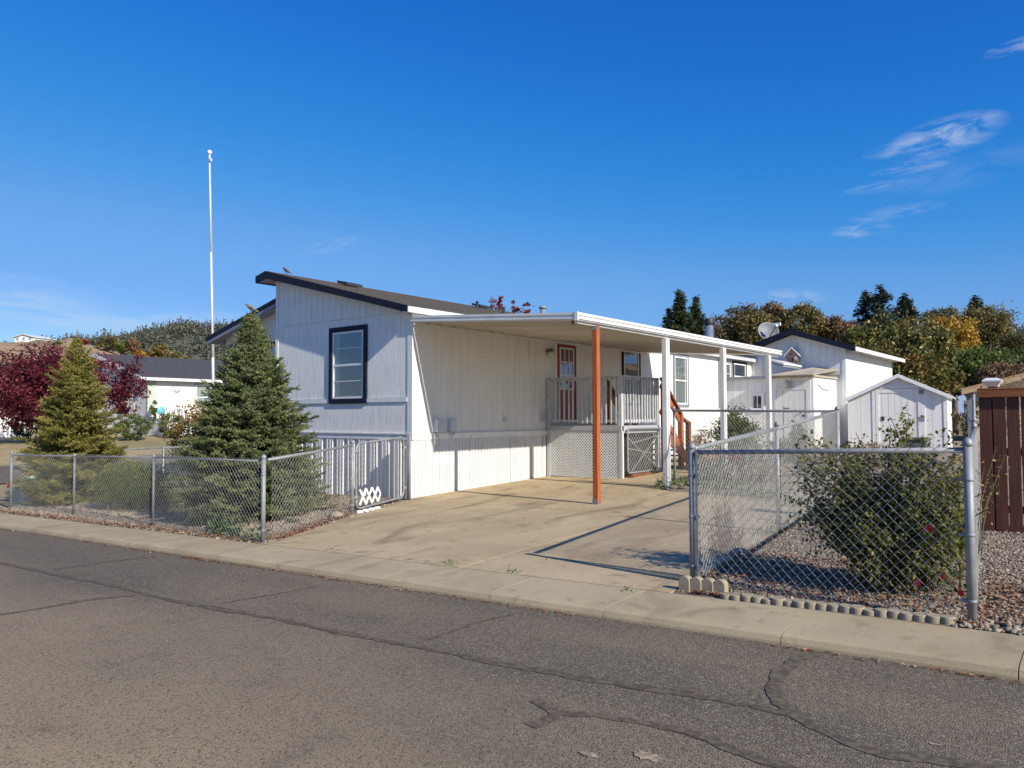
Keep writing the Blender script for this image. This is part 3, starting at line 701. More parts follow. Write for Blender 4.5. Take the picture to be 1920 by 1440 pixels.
def window(parent, name, o, u, nrm, u0, u1, z0, z1, trim_m, trim=.10, frame_m='white_trim', glass='glass', rail=.5, muntins=(), label=None, vert=()):
    """trim boards, vinyl frame, meeting rail and panes in front of the wall"""
    o, u, nrm = Vector(o), Vector(u), Vector(nrm)
    f = lambda t, z, d: o + u * t + nrm * d + Vector((0, 0, z))
    def rect(mb, a, b, c, d, d0, d1):
        mb.prism([f(a, c, d0), f(b, c, d0), f(b, d, d0), f(a, d, d0)], nrm * (d1 - d0))
    mb = MB()
    rect(mb, u0, u1, z1 - trim, z1, .001, .036); rect(mb, u0, u1, z0, z0 + trim, .001, .036)
    rect(mb, u0, u0 + trim, z0 + trim, z1 - trim, .001, .036); rect(mb, u1 - trim, u1, z0 + trim, z1 - trim, .001, .036)
    w = obj(name, mb, trim_m, parent, label=label)
    a, b, c, d = u0 + trim, u1 - trim, z0 + trim, z1 - trim; fr = .045
    mb = MB()
    for (p, q, r, s) in ((a, b, d - fr, d), (a, b, c, c + fr), (a, a + fr, c + fr, d - fr), (b - fr, b, c + fr, d - fr)): rect(mb, p, q, r, s, .002, .026)
    if rail: zr = c + (d - c) * rail; rect(mb, a + fr, b - fr, zr - .022, zr + .022, .003, .023)
    for mz in muntins: zz = c + (d - c) * mz; rect(mb, a + fr, b - fr, zz - .008, zz + .008, .008, .018)
    for mv in vert: uu = a + (b - a) * mv; rect(mb, uu - .012, uu + .012, c + fr, d - fr, .009, .019)
    obj('frame', mb, frame_m, w)
    mb = MB(); rect(mb, a + .01, b - .01, c + .01, d - .01, -.0165, -.0150); obj('dark_room_panel', mb, 'room_dark', w)  # dark sheet in place of the unlit room behind the glass
    mb = MB(); wd = (b - a); nP = 7                       # pleated curtain or blind seen through the glass
    spans = [(a + .02, a + wd * .20), (b - wd * .10, b - .02)] if glass == 'glass' else [(a + .02, b - .02)] if glass == 'glass_pale' else [(a + .02, a + wd * .3)]
    for (p, q) in spans:
        for k in range(nP):
            p0_, q0_ = p + (q - p) * k / nP, p + (q - p) * (k + .75) / nP; rect(mb, p0_, q0_, c + .02, d - .02, -.0145, -.009)
    obj('curtain', mb, 'curtain', w, kind='stuff')
    zz = [c + fr] + ([c + (d - c) * rail] if rail else []) + [d - fr]
    for i in range(len(zz) - 1):
        mb = MB(); rect(mb, a + fr, b - fr, zz[i], zz[i + 1] - .0015, .001 + .004 * i, .006 + .004 * i); obj('pane', mb, glass, w)
    return w
WX = (0, 1, 0); NX = (1, 0, 0); UXn = (1, 0, 0); NY = (0, -1, 0)
# --- front wall (right half)
WIN_F = (-13.30, -12.09, 1.86, 3.485)
mb = MB(); mb.prism([(XS, YF + .018, .9), (XW - .03, YF + .018, .9), (XW - .03, YF + .018, rz(XW - .03) + .03), (XS, YF + .018, rz(XS) + .03)], (0, .10, 0))
fwall = obj('wall', mb, 'front_siding', house, label='front wall with navy framed window')
ofs = (0, YF + .018, 0); ops = [WIN_F]
siding(fwall, ofs, UXn, NY, XS + .10, XW - .12, const(3.655), lambda t: rz(t) + .035, ops, m='front_siding')
siding(fwall, ofs, UXn, NY, XS + .10, XW - .12, const(1.97), const(3.635), ops, m='front_siding')
siding(fwall, ofs, UXn, NY, XS + .10, XW - .12, const(ZT + .004), const(1.86), ops, m='front_siding')
for a, b in ((XS + .10, WIN_F[0] - .004), (WIN_F[1] + .004, XW - .12)):
    mb = MB(); mb.box((a, YF - .022, 1.875), (b, YF + .014, 1.962)); obj('band_board', mb, 'white_trim', fwall)
mb = MB(); mb.box((XW - .115, YF - .012, ZT + .004), (XW + .020, YF + .017, 3.60)); obj('corner_board', mb, 'white_trim', house)
mb = MB(); mb.box((XS - .004, YF - .012, ZT + .004), (XS + .095, YF + .017, rz(XS) + .02)); obj('corner_board', mb, 'white_trim', house)
window(house, 'window', (0, YF + .0, 0), UXn, NY, *WIN_F, 'navy_trim', .105, rail=.5, muntins=(.26, .75), label='navy framed sash window in the front wall')
mb = MB(); mb.box((XS, YF - .02, 1.13), (XW + .03, YF + .016, ZT)); mb.box((XW - .016, YF + .018, 1.13), (XW + .022, YB, ZT)); obj('trim_board', mb, 'white_trim', house)
mb = MB(); mb.box((XS - .04, YF - .035, ZT - .02), (XW + .04, YF - .0205, ZT + .002)); mb.box((XW + .0225, YF - .03, ZT - .02), (XW + .036, YB, ZT + .002)); obj('drip_edge', mb, 'white_metal', house)
# step wall between the two halves and the recessed left half
mb = MB(); mb.box((XS, YF + .13, .5), (XS + .10, YB, rz(XS) + .02)); obj('wall', mb, 'white_siding', house, label='narrow step wall between the two roof levels')
mb = MB(); mb.prism([(XL, YL + .018, .8), (XS, YL + .018, .8), (XS, YL + .018, rzl(XS) + .05), (XL, YL + .018, rzl(XL) + .05)], (0, .1, 0))
lwall = obj('wall', mb, 'front_siding', house, label='recessed left front wall behind the spruce')
WIN_L = (-18.3, -16.55, 1.86, 3.485)
siding(lwall, (0, YL + .018, 0), UXn, NY, XL + .1, XS, const(3.655), lambda t: rzl(t) + .03, [WIN_L], m='front_siding')
siding(lwall, (0, YL + .018, 0), UXn, NY, XL + .1, XS, const(ZT), const(3.635), [WIN_L], m='front_siding')
mb = MB(); mb.box((XL - .02, YL - .012, ZT), (XL + .095, YL + .017, rzl(XL) + .04)); obj('corner_board', mb, 'grey_trim', house)
window(house, 'window', (0, YL, 0), UXn, NY, *WIN_L, 'navy_trim', .105, rail=0, vert=(.5,), label='navy framed window of the recessed wall behind the spruce')
mb = MB(); mb.box((XL, YL + .13, .4), (XL + .1, YB, rzl(XL) + .05)); obj('wall', mb, 'white_siding', house, label='left side wall')
mb = MB(); mb.box((XL, YL - .015, 1.13), (XS, YL + .016, ZT)); obj('trim_board', mb, 'white_trim', house)
mb = MB(); mb.box((XL, YL + .005, -.4), (XS, YL + .06, 1.128)); obj('skirting', mb, 'skirt', house)
# --- right side wall
SIDE = [(18.58, 19.60, 1.87, 3.50), (21.70, 22.76, 1.87, 3.52), (25.10, 26.22, 1.87, 3.51), (26.34, 27.62, 2.90, 3.55)]
DOOR = (15.36, 16.36, 1.40, 3.44)
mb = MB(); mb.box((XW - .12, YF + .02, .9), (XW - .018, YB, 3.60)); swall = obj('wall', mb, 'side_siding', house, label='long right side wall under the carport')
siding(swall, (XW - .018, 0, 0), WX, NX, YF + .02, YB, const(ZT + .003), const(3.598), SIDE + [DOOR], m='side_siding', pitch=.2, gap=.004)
for i, (a, b, c, d) in enumerate(SIDE):
    window(house, 'window', (XW, 0, 0), WX, NX, a, b, c, d, 'navy_trim' if i in (0, 3) else 'grey_trim', .08, glass='glass' if i in (0,) else ('glass_blue' if i == 3 else 'glass_pale'), rail=.5 if i < 3 else 0,
           muntins=(.25, .75) if i == 2 else (), vert=() if i != 1 else (.82,), label=['dark framed window over the porch rail', 'grey framed window behind the white carport post', 'tall grey framed window by the low lean-to', 'dark high window beside the tall outbuilding'][i])
# red door
mb = MB(); f_ = .07
for (a, b, c, d) in ((DOOR[0], DOOR[0] + f_, DOOR[2], DOOR[3]), (DOOR[1] - f_, DOOR[1], DOOR[2], DOOR[3]), (DOOR[0] + f_, DOOR[1] - f_, DOOR[3] - f_, DOOR[3])): mb.box((XW - .017, a, c), (XW + .025, b, d))
dframe = obj('door_frame', mb, 'white_trim', house)
mb = MB(); a, b, c, d = DOOR[0] + f_ + .004, DOOR[1] - f_ - .004, DOOR[2] + .02, DOOR[3] - f_ - .004; mb.box((XW - .016, a, c), (XW + .008, b, d))
for (p, q, r, s) in ((.17, .36, .14, .72), (.50, .69, .14, .72)): mb.box((XW + .0085, a + p, c + r), (XW + .014, a + q, c + s))
door = obj('door', mb, 'red_door', house, label='red entry door with a white grid over its glass')
ga, gb, gc, gd = 15.59, 16.14, 2.28, 3.25
mb = MB(); mb.box((XW + .0085, ga, gc), (XW + .013, gb, gd)); obj('pane', mb, 'glass', door)
mb = MB(); bw = .035
for (p, q, r, s) in ((ga - bw, gb + bw, gd, gd + bw), (ga - bw, gb + bw, gc - bw, gc), (ga - bw, ga, gc, gd), (gb, gb + bw, gc, gd)): mb.box((XW + .009, p, r), (XW + .026, q, s))
for k in (1, 2): y = ga + (gb - ga) * k / 3; mb.box((XW + .0135, y - .011, gc), (XW + .022, y + .011, gd)); z = gc + (gd - gc) * k / 3; mb.box((XW + .0136, ga, z - .011), (XW + .021, gb, z + .011))
obj('grille', mb, 'white_trim', door)
mb = MB(); mb.lathe((XW + .008, a + .07, c + .95), [(.03, 0), (.03, .012), (.012, .015), (.012, .05), (.03, .055), (.032, .075), (.01, .09)], 10, (1, 0, 0)); mb.lathe((XW + .008, a + .07, c + 1.12), [(.028, 0), (.028, .015), (.01, .017)], 10, (1, 0, 0)); obj('door_knob', mb, 'brass', door)
# skirting: ribbed metal sheets, each sheet a piece
def skirt_sheet(o, u, nrm, w, z0a, z0b, z1, prof, pitch, m='skirt'):
    o, u, nrm = Vector(o), Vector(u), Vector(nrm); P = []
    t = 0.0
    while t < w - 1e-4:
        for (du, dn) in prof:
            if t + du < w: P.append((t + du, dn))
        t += pitch
    P.append((w, prof[0][1])); mb = MB(); n = len(P); vs = []
    for (t, dn) in P:
        zb = z0a + (z0b - z0a) * t / w
        vs += [o + u * t + nrm * dn + Vector((0, 0, zb)), o + u * t + nrm * dn + Vector((0, 0, z1))]
    mb.add(vs, [(2 * i, 2 * i + 2, 2 * i + 3, 2 * i + 1) for i in range(n - 1)])
    return mb
PF = [(0, 0), (.110, 0), (.118, .020), (.162, .020), (.17, .0), (.20, 0), (.208, .020), (.262, .020), (.27, 0), (.30, 0), (.308, .02), (.33, .02), (.338, 0)]
y0 = YF + .0
x = XS
while x < XW - .05:
    w = min(.70, XW + .015 - x)
    obj('skirting_panel', skirt_sheet((x, y0 + .004, 0), UXn, NY, w - .006, lot(x, YF) - .05, lot(x + w, YF) - .05, 1.128, PF, .35), 'skirt', house); x += w
PS = [(0, 0), (.058, 0), (.062, .020), (.084, .020), (.088, 0), (.091, -.012), (.095, -.012)]
for (a, b) in ((YF + .012, 12.18), (12.25, 13.55), (13.62, 14.80), (14.87, 17.0), (17.03, 19.2), (19.23, 21.5), (21.53, 24), (24.03, 26.2), (26.23, 28.4)):
    obj('skirting_panel', skirt_sheet((XW - .004, a, 0), WX, NX, b - a, lot(XW, a) - .03, lot(XW, b) - .03, 1.128, PS, .10), 'skirt', house)
mb = MB(); mb.box((XW - .06, YF + .06, -.1), (XW - .03, YB, 1.12)); mb.box((XS, YF + .03, -.3), (XW - .06, YF + .06, 1.12)); obj('skirting_backing', mb, 'skirt', house)
for y in (12.215, 13.585, 14.835):
    mb = MB(); mb.box((XW - .025, y - .033, lot(XW, y)), (XW - .012, y + .033, 1.127)); obj('skirting_joint', mb, 'grey_plastic', house)
# roofs
def roof_slab(y0, y1, xa, za, xb, zb, th=.05):
    mb = MB(); mb.hexa([(xa, y0, za), (xb, y0, zb), (xb, y1, zb), (xa, y1, za), (xa, y0, za + th), (xb, y0, zb + th), (xb, y1, zb + th), (xa, y1, za + th)]); return mb
XA, XE = -15.285, -10.62
YR = 10.26
r1 = obj('roof', roof_slab(YR - .02, 29.0, XA, rz(XA) + .16, XE, rz(XE) + .16, .035), 'shingle', house, label='higher dark shingle roof sloping to the carport')
n = 26
for i in range(n):        # shingle courses
    a = XE + (XA - XE) * i / n; b = XE + (XA - XE) * (i + 1) / n
    mb = MB(); za, zb = rz(a) + .195, rz(b) + .195
    mb.hexa([(b, YR - .02, zb), (a, YR - .02, za), (a, 29.0, za), (b, 29.0, zb), (b, YR - .02, zb + .002), (a, YR - .02, za + .010), (a, 29.0, za + .010), (b, 29.0, zb + .002)]); obj('shingle_course', mb, 'shingle', r1)
mb = MB(); mb.prism([(XA, YR, rz(XA) + .025), (XE, YR, rz(XE) + .07), (XE, YR, rz(XE) + .192), (XA, YR, rz(XA) + .192)], (0, -.03, 0)); obj('fascia', mb, 'navy_trim', r1)
XP = -15.64                                            # short drop beyond the peak, over the step wall
mb = MB(); mb.hexa([(XP, YR - .02, rz(XA) + .08), (XA - .001, YR - .02, rz(XA) + .16), (XA - .001, 29, rz(XA) + .16), (XP, 29, rz(XA) + .08), (XP, YR - .02, rz(XA) + .125), (XA - .001, YR - .02, rz(XA) + .203), (XA - .001, 29, rz(XA) + .203), (XP, 29, rz(XA) + .125)]); obj('ridge_overhang', mb, 'shingle', r1)
mb = MB(); mb.prism([(XP, YR, rz(XA) - .045), (XA - .001, YR, rz(XA) + .025), (XA - .001, YR, rz(XA) + .192), (XP, YR, rz(XA) + .115)], (0, -.03, 0)); mb.box((XP - .025, YR - .03, rz(XA) - .045), (XP - .001, 29, rz(XA) + .118)); obj('fascia', mb, 'navy_trim', r1)
mb = MB(); mb.prism([(XA, YR, rz(XA) + .05), (XE, YR, rz(XE) + .085), (XE, YR, rz(XE) + .105), (XA, YR, rz(XA) + .07)], (0, YF - YR - .002, 0)); mb.prism([(XP, YR + .001, rz(XA) - .02), (XS - .006, YR + .001, rz(XA) + .045), (XS - .006, YR + .001, rz(XA) + .06), (XP, YR + .001, rz(XA) - .005)], (0, 18.4, 0)); obj('soffit', mb, 'grey_paint', r1)
mb = MB(); mb.box((XW + .001, YR + .01, rz(XE) + .095), (XE, 29.0, rz(XE) + .11)); obj('soffit', mb, 'white_metal', r1)
mb = MB(); mb.box((XE, YR - .03, rz(XE) + .07), (XE + .022, 29.0, rz(XE) + .185)); obj('gutter', mb, 'grey_plastic', r1)
XEL = -19.40; YRL = 11.2
r2 = obj('roof', roof_slab(YRL - .02, 29.0, XEL, rzl(XEL) + .16, XS - .002, rzl(XS) + .16, .04), 'shingle', house, label='lower dark shingle roof over the recessed left half')
mb = MB(); mb.prism([(XEL, YRL, rzl(XEL) + .0), (XS - .005, YRL, rzl(XS) + .0), (XS - .005, YRL, rzl(XS) + .19), (XEL, YRL, rzl(XEL) + .19)], (0, -.03, 0)); obj('fascia', mb, 'navy_trim', r2)
mb = MB(); mb.prism([(XEL + .02, YRL - .032, rzl(XEL) - .02), (XS - .006, YRL - .032, rzl(XS) - .02), (XS - .006, YRL - .032, rzl(XS) + .055), (XEL + .02, YRL - .032, rzl(XEL) + .055)], (0, -.012, 0)); obj('rake_trim', mb, 'grey_trim', r2)
mb = MB(); mb.prism([(XEL, YRL, rzl(XEL) + .02), (XS - .005, YRL, rzl(XS) + .02), (XS - .005, YRL, rzl(XS) + .045), (XEL, YRL, rzl(XEL) + .045)], (0, 18, 0)); obj('soffit', mb, 'grey_paint', r2)
# roof vents, pipes and stove pipe (parts of the roof)
def on_roof(px, py, dy=0):        # roof plane seen at a pixel
    d = ray(px, py); nrm = Vector((.263, 0, 1)).normalized(); p0 = Vector((XE, 0, rz(XE) + .195)); t = (p0 - CAM).dot(nrm) / d.dot(nrm)
    return CAM + d * t
def roof_vent(X, Y, w=.34, l=.5, h=.06):
    z = rz(X) + .195; mb = MB(); mb.box((X - .12, Y - .12, z - .05), (X + .12, Y + .12, z + h - .02)); obj_ = mb
    mb.hexa([(X - w / 2, Y - l / 2, z + h - .02 + .04), (X + w / 2, Y - l / 2, z + h - .02 - .05), (X + w / 2, Y + l / 2, z + h - .02 - .05), (X - w / 2, Y + l / 2, z + h - .02 + .04), (X - w / 2, Y - l / 2, z + h + .08), (X + w / 2, Y - l / 2, z + h - .01), (X + w / 2, Y + l / 2, z + h - .01), (X - w / 2, Y + l / 2, z + h + .08)])
    obj('roof_vent', mb, 'black_metal', r1)
roof_vent(-14.55, 12.1); roof_vent(-14.9, 17.4); roof_vent(-14.6, 20.3); roof_vent(-14.9, 23.6, .34, .9)
def pipe(X, Y, h, r, cap=True, m='galv'):
    z = rz(X) + .18; mb = MB(); mb.lathe((X, Y, z), [(r * 1.9, 0), (r * 1.25, .06), (r, .07), (r, h), (r * .6, h + .001)], 12)
    if cap: mb.lathe((X, Y, z + h + .02), [(r * 1.45, 0), (r * 1.45, .05), (r * .5, .09)], 12)
    obj('vent_pipe', mb, m, r1)
pipe(-13.0, 17.9, .36, .075); pipe(-13.4, 16.6, .22, .04, False, 'black_metal'); pipe(-14.2, 16.4, .22, .04, False, 'black_metal')
sp = onX(1330, 628, -12.6); zr = rz(-12.6) + .18; zt = onX(1330, 598, -12.6).z
mb = MB(); mb.lathe((-12.6, sp.y, zr), [(.21, 0), (.20, .04), (.155, .05), (.155, zt - zr - .22), (.12, zt - zr - .215)], 16); stp = obj('stove_pipe', mb, 'steel_pipe', r1)
mb = MB(); mb.lathe((-12.6, sp.y, zt - .24), [(.185, 0), (.19, .02), (.19, .20), (.17, .24), (.02, .25)], 16); obj('cap', mb, 'black_metal', stp)
# wall boxes, outlet, vent, porch lamp, cord and the row of white dots on the trim
mb = MB(); mb.box((XW + .001, 11.12, 1.27), (XW + .13, 11.32, 1.53)); mb.box((XW + .13, 11.13, 1.45), (XW + .145, 11.31, 1.525)); mb.tube([(XW + .05, 11.2, 1.28), (XW + .05, 11.2, 1.20), (XW + .05, 11.24, 1.17)], .02, 8); obj('meter_box', mb, 'grey_plastic', house, .008)
mb = MB(); mb.box((XW + .001, 11.54, 1.29), (XW + .10, 11.72, 1.53)); mb.tube([(XW + .05, 11.6, 1.29), (XW + .05, 11.6, 1.22), (XW + .05, 11.66, 1.2), (XW + .05, 11.7, 1.26)], .014, 8); obj('meter_box', mb, 'grey_plastic', house, .008)
mb = MB(); mb.box((XW + .001, 13.34, 1.46), (XW + .03, 13.46, 1.56)); mb.box((XW + .03, 13.36, 1.47), (XW + .055, 13.44, 1.56)); obj('outlet_cover', mb, 'grey_plastic', house)
mb = MB(); mb.box((XW + .001, 14.70, 1.46), (XW + .05, 14.9, 1.68)); 
for k in range(4): mb.prism([(XW + .05, 14.72, 1.49 + k * .045), (XW + .05, 14.88, 1.49 + k * .045), (XW + .075, 14.88, 1.48 + k * .045), (XW + .075, 14.72, 1.48 + k * .045)], (0, 0, .012))
obj('dryer_vent', mb, 'grey_plastic', house)
mb = MB(); mb.lathe((XW + .001, 15.07, 3.13), [(.075, 0), (.075, .02), (.03, .03), (.03, .07)], 12, (1, 0, 0)); mb.lathe((XW + .09, 15.07, 3.20), [(.05, 0), (.10, -.04), (.10, -.055)], 12); lampb = obj('porch_lamp', mb, 'brass', house)
mb = MB(); mb.ball((XW + .09, 15.07, 3.09), .085, 12, 8, (1, 1, 1.0)); obj('lamp_globe', mb, 'lamp_glass', lampb)
mb = MB(); mb.tube([(XW + .02, 15.1, 3.21), (XW + .03, 15.25, 3.24), (XW + .02, 15.34, 3.27)], .009, 5); obj('wire', mb, 'grey_plastic', house)
mb = MB(); mb.tube([(XW + .02, 14.28, 3.40), (XW + .02, 14.28, 3.0)], .008, 5); mb.tube([(XW + .02, 14.27, 3.41), (XW + .12, 14.36, 3.42), (XW + .19, 14.48, 3.38), (XW + .2, 14.52, 3.32)], .014, 6); obj('hanging_cord', mb, 'grey_plastic', house)
for i in range(11):
    y = 11.62 + i * .315; mb = MB(); mb.ball((XW + .035, y, 1.145), .022, 8, 5, (1, 1, 1)); obj('trim_dot', mb, 'white_trim', house)  # small white balls for the bright dots along the trim

# ================================================================== CARPORT
XO = -6.92
def cz(X): return 3.50 + (X - XW) * (3.24 - 3.50) / (XO - XW)      # top of the pan roof
carport = thing('carport_cover', 'white flat metal carport roof on posts along the right side of the house', 'carport', (-8.9, 15, 0))
CY0, CY1 = 10.50, 20.1
y = CY0 + .03; npan = 24; pw = (CY1 - CY0 - .06) / npan
for i in range(npan):          # ribbed roof pans seen from below
    a = CY0 + .03 + i * pw; P = []
    for du, dz in ((.0, 0), (.012, -.045), (.05, -.045), (.062, -.005), (pw * .5 - .02, -.005), (pw * .5 - .01, -.022), (pw * .5 + .02, -.022), (pw * .5 + .03, -.005), (pw - .004, -.005)): P.append((a + du, dz))
    mb = MB(); vs = []
    for (yy, dz) in P:
        vs += [(XW + .022, yy, cz(XW) - .03 + dz), (XO - .03, yy, cz(XO) - .03 + dz)]
    mb.add(vs, [(2 * j, 2 * j + 1, 2 * j + 3, 2 * j + 2) for j in range(len(P) - 1)]); obj('roof_pan', mb, 'pan_metal', carport)
mb = MB(); mb.hexa([(XW + .02, CY0 + .03, cz(XW) - .028), (XO - .03, CY0 + .03, cz(XO) - .028), (XO - .03, CY1 - .03, cz(XO) - .028), (XW + .02, CY1 - .03, cz(XW) - .028), (XW + .02, CY0 + .03, cz(XW) - .01), (XO - .03, CY0 + .03, cz(XO) - .01), (XO - .03, CY1 - .03, cz(XO) - .01), (XW + .02, CY1 - .03, cz(XW) - .01)]); obj('roof_deck', mb, 'white_metal', carport)
def fascia(a, b, nrm):          # three-step gutter profile, swept from a to b
    a, b, nrm = Vector(a), Vector(b), Vector(nrm); prof = [(0, .040), (.055, .040), (.055, .0), (.030, -.008), (.030, -.03), (.055, -.038), (.055, -.066), (.030, -.072), (.03, -.086), (-.03, -.086), (-.03, -.085), (0, -.085)]
    mb = MB(); A = [a + nrm * p + Vector((0, 0, q)) for p, q in prof]; B = [b + nrm * p + Vector((0, 0, q)) for p, q in prof]; n = len(prof)
    mb.add(A + B, [list(range(n))[::-1], list(range(n, 2 * n))] + [(j, (j + 1) % n, n + (j + 1) % n, n + j) for j in range(n)]); return mb
obj('gutter', fascia((XW + .04, CY0, cz(XW) - .0), (XO - .022, CY0, cz(XO) - .0), (0, -1, 0)), 'white_metal', carport, label='front edge gutter of the carport')
obj('gutter', fascia((XO - .02, CY0 - .03, cz(XO)), (XO - .02, CY1 + .03, cz(XO)), (1, 0, 0)), 'white_metal', carport, label='outer edge gutter of the carport')
obj('gutter', fascia((XW + .04, CY1, cz(XW)), (XO - .022, CY1, cz(XO)), (0, 1, 0)), 'white_metal', carport, label='rear edge gutter of the carport')
mb = MB(); mb.box((XO - .026, CY0 - .062, cz(XO) - .098), (XO + .040, CY0 - .032, cz(XO) + .050)); obj('corner_cap', mb, 'white_metal', carport)
mb = MB(); mb.box((XO - .11, CY0 + .06, cz(XO) - .125), (XO - .045, CY1 - .05, cz(XO) - .075)); obj('beam', mb, 'white_metal', carport)
mb = MB(); mb.box((XW + .021, CY0 + .03, cz(XW) - .13), (XW + .05, CY1 - .05, cz(XW) - .08)); obj('ledger', mb, 'white_metal', carport)
mb = MB(); mb.tube([(XO - .30, 10.85, cz(XO) - .10), (XO - .30, 10.85, cz(XO) - .03)], .05, 10); obj('soffit_lamp', mb, 'brass', carport)
OP = (XO - .05, 11.13)
zb_ = lot(*OP)
mb = MB(); mb.box((OP[0] - .05, OP[1] - .05, zb_ + .02), (OP[0] + .05, OP[1] + .05, cz(XO) - .126)); op = obj('post', mb, 'redwood', carport, .006, label='orange stained wooden post at the front corner of the carport')
mb = MB(); mb.box((OP[0] - .065, OP[1] - .065, zb_), (OP[0] + .065, OP[1] + .065, zb_ + .02)); mb.box((OP[0] - .055, OP[1] - .056, zb_ + .02), (OP[0] + .055, OP[1] - .051, zb_ + .09)); mb.box((OP[0] - .056, OP[1] - .055, cz(XO) - .2), (OP[0] + .056, OP[1] - .0515, cz(XO) - .127)); obj('bracket', mb, 'galv', op, kind='stuff')
for i, y in enumerate((13.72, 16.5, 19.35)):
    zb_ = lot(XO, y) + .005; zt = cz(XO) - .126; x = XO - .06
    mb = MB(); mb.box((x - .05, y - .075, zb_), (x + .05, y - .020, zt)); mb.box((x - .05, y + .020, zb_), (x + .05, y + .075, zt)); mb.box((x - .03, y - .02, zb_), (x + .03, y + .02, zt)); mb.box((x - .06, y - .09, zb_), (x + .06, y + .09, zb_ + .012))
    obj('post', mb, 'white_metal', carport, .006, label=['white metal carport post nearest the porch', 'white metal carport post in the middle of the row', 'white metal carport post farthest back'][i])

# ================================================================== PORCH, STAIRS, LEANING GATE
PX0, PX1, PY0, PY1 = XW + .03, -8.75, 15.0, 16.72
ZD = 1.365
porch = thing('entry_porch', 'raised grey porch with picket railing, white lattice skirt and stairs at the red door', 'porch', (-9.7, 15.8, .17))
for i in range(12):
    w = (PY1 - PY0) / 12; mb = MB(); mb.box((PX0, PY0 + i * w + .004, ZD - .035), (PX1, PY0 + (i + 1) * w - .004, ZD)); obj('deck_board', mb, 'grey_paint', porch)
mb = MB(); mb.box((PX0, PY0 - .035, 1.255), (PX1 + .03, PY0 - .002, ZD - .002)); mb.box((PX1 + .002, PY0, 1.20), (PX1 + .035, PY1, ZD - .002)); obj('rim_board', mb, 'grey_paint', porch)
for k in range(4): mb = MB(); x = PX0 + .1 + k * .6; mb.box((x, PY0, 1.18), (x + .04, PY1, ZD - .036)); obj('joist', mb, 'old_redwood', porch)
def railing(a, b, npk, parent=porch):
    a, b = Vector(a), Vector(b); d = (b - a)
    mb = MB(); mb.bar(a + Vector((0, 0, 2.485 - ZD)), b + Vector((0, 0, 2.485 - ZD)), .09, .035); obj('top_rail', mb, 'rail_paint', parent)
    mb = MB(); mb.bar(a + Vector((0, 0, .11)), b + Vector((0, 0, .11)), .04, .06); mb.bar(a + Vector((0, 0, 2.44 - ZD)), b + Vector((0, 0, 2.44 - ZD)), .035, .05); obj('bottom_rail', mb, 'rail_paint', parent)
    for i in range(npk):
        p = a + d * ((i + .5) / npk) + Vector((rnd.gauss(0, .004), rnd.gauss(0, .004), 0)); nn = Vector((d.y, -d.x, 0)).normalized() * .032
        mb = MB(); mb.box(p + nn + Vector((-.018, -.018, .055)), p + nn + Vector((.018, .018, 2.462 - ZD))); obj('picket', mb, 'rail_paint', parent)
railing((PX0 + .05, PY0 + .02, ZD), (PX1 - .05, PY0 + .02, ZD), 15)
railing((PX1 - .02, PY0 + .07, ZD), (PX1 - .02, PY1 - .06, ZD), 12)
for x, y in ((PX0 + .045, PY0 + .02), (PX1 - .01, PY0 + .02), (PX1 - .01, PY1)):
    z0 = lot(x, y); mb = MB(); mb.box((x - .045, y - .045, z0), (x + .045, y + .045, 2.50)); obj('post', mb, 'rail_paint', porch, .005)
for k in range(9):               # dark boards added under the deck so the space behind the lattice stays dark
    mb = MB(); w = (PY1 - PY0 - .2) / 9; mb.box((PX1 - .16, PY0 + .12 + k * w, lot(-8.9, 15) + .02), (PX1 - .14, PY0 + .12 + (k + 1) * w - .006, 1.17)); obj('shade_board', mb, 'under_deck_dark', porch)
mb = MB(); mb.box((PX0 + .02, PY0 + .30, lot(-10, 15) + .02), (PX1 - .17, PY0 + .32, 1.17)); obj('shade_board', mb, 'under_deck_dark', porch); mb = MB(); mb.box((PX0 + .02, PY1 - .05, lot(-10, 16)), (PX1 - .1, PY1 - .03, 1.17)); obj('shade_board', mb, 'under_deck_dark', porch)  # further added dark boards, keeping light out behind the lattice
# lattice skirt: crossing laths
mb = MB(); W_, zl0, zl1 = PX1 - PX0 + .05, lot(-9.8, 15) + .01, 1.25
s = .072; Hh = zl1 - zl0
def clipline(c, sgn):            # lath u + sgn*z = c clipped to the panel
    pts = []
    for z in (0, Hh):
        u = c - sgn * z
        if 0 <= u <= W_: pts.append((u, z))
    for u in (0, W_):
        z = (c - u) / sgn
        if 0 < z < Hh: pts.append((u, z))
    pts = sorted(set((round(p, 4), round(q, 4)) for p, q in pts)); return (pts[0], pts[-1]) if len(pts) > 1 else None
for sgn, yy in ((1, PY0 - .012), (-1, PY0 - .019)):
    c = -Hh if sgn < 0 else 0
    while c < W_ + Hh:
        seg = clipline(c, sgn)
        if seg and math.dist(*seg) > .04:
            (ua, za), (ub, zb) = seg; a = Vector((PX0 + ua, yy, zl0 + za)); b = Vector((PX0 + ub, yy, zl0 + zb)); d = (b - a).normalized(); n_ = Vector((-d.z, 0, d.x)) * .0125
            mb.prism([a - n_, b - n_, b + n_, a + n_], (0, .0065, 0))
        c += s
lat = obj('lattice', mb, 'white_trim', porch, kind='stuff')
mb = MB(); mb.box((PX0, PY0 - .024, zl0), (PX0 + .035, PY0 - .0245 + .02, zl1)); mb.box((PX1 + .02, PY0 - .026, zl0 - .06), (PX1 + .055, PY0 + .012, zl1)); obj('lattice_trim', mb, 'white_trim', porch)
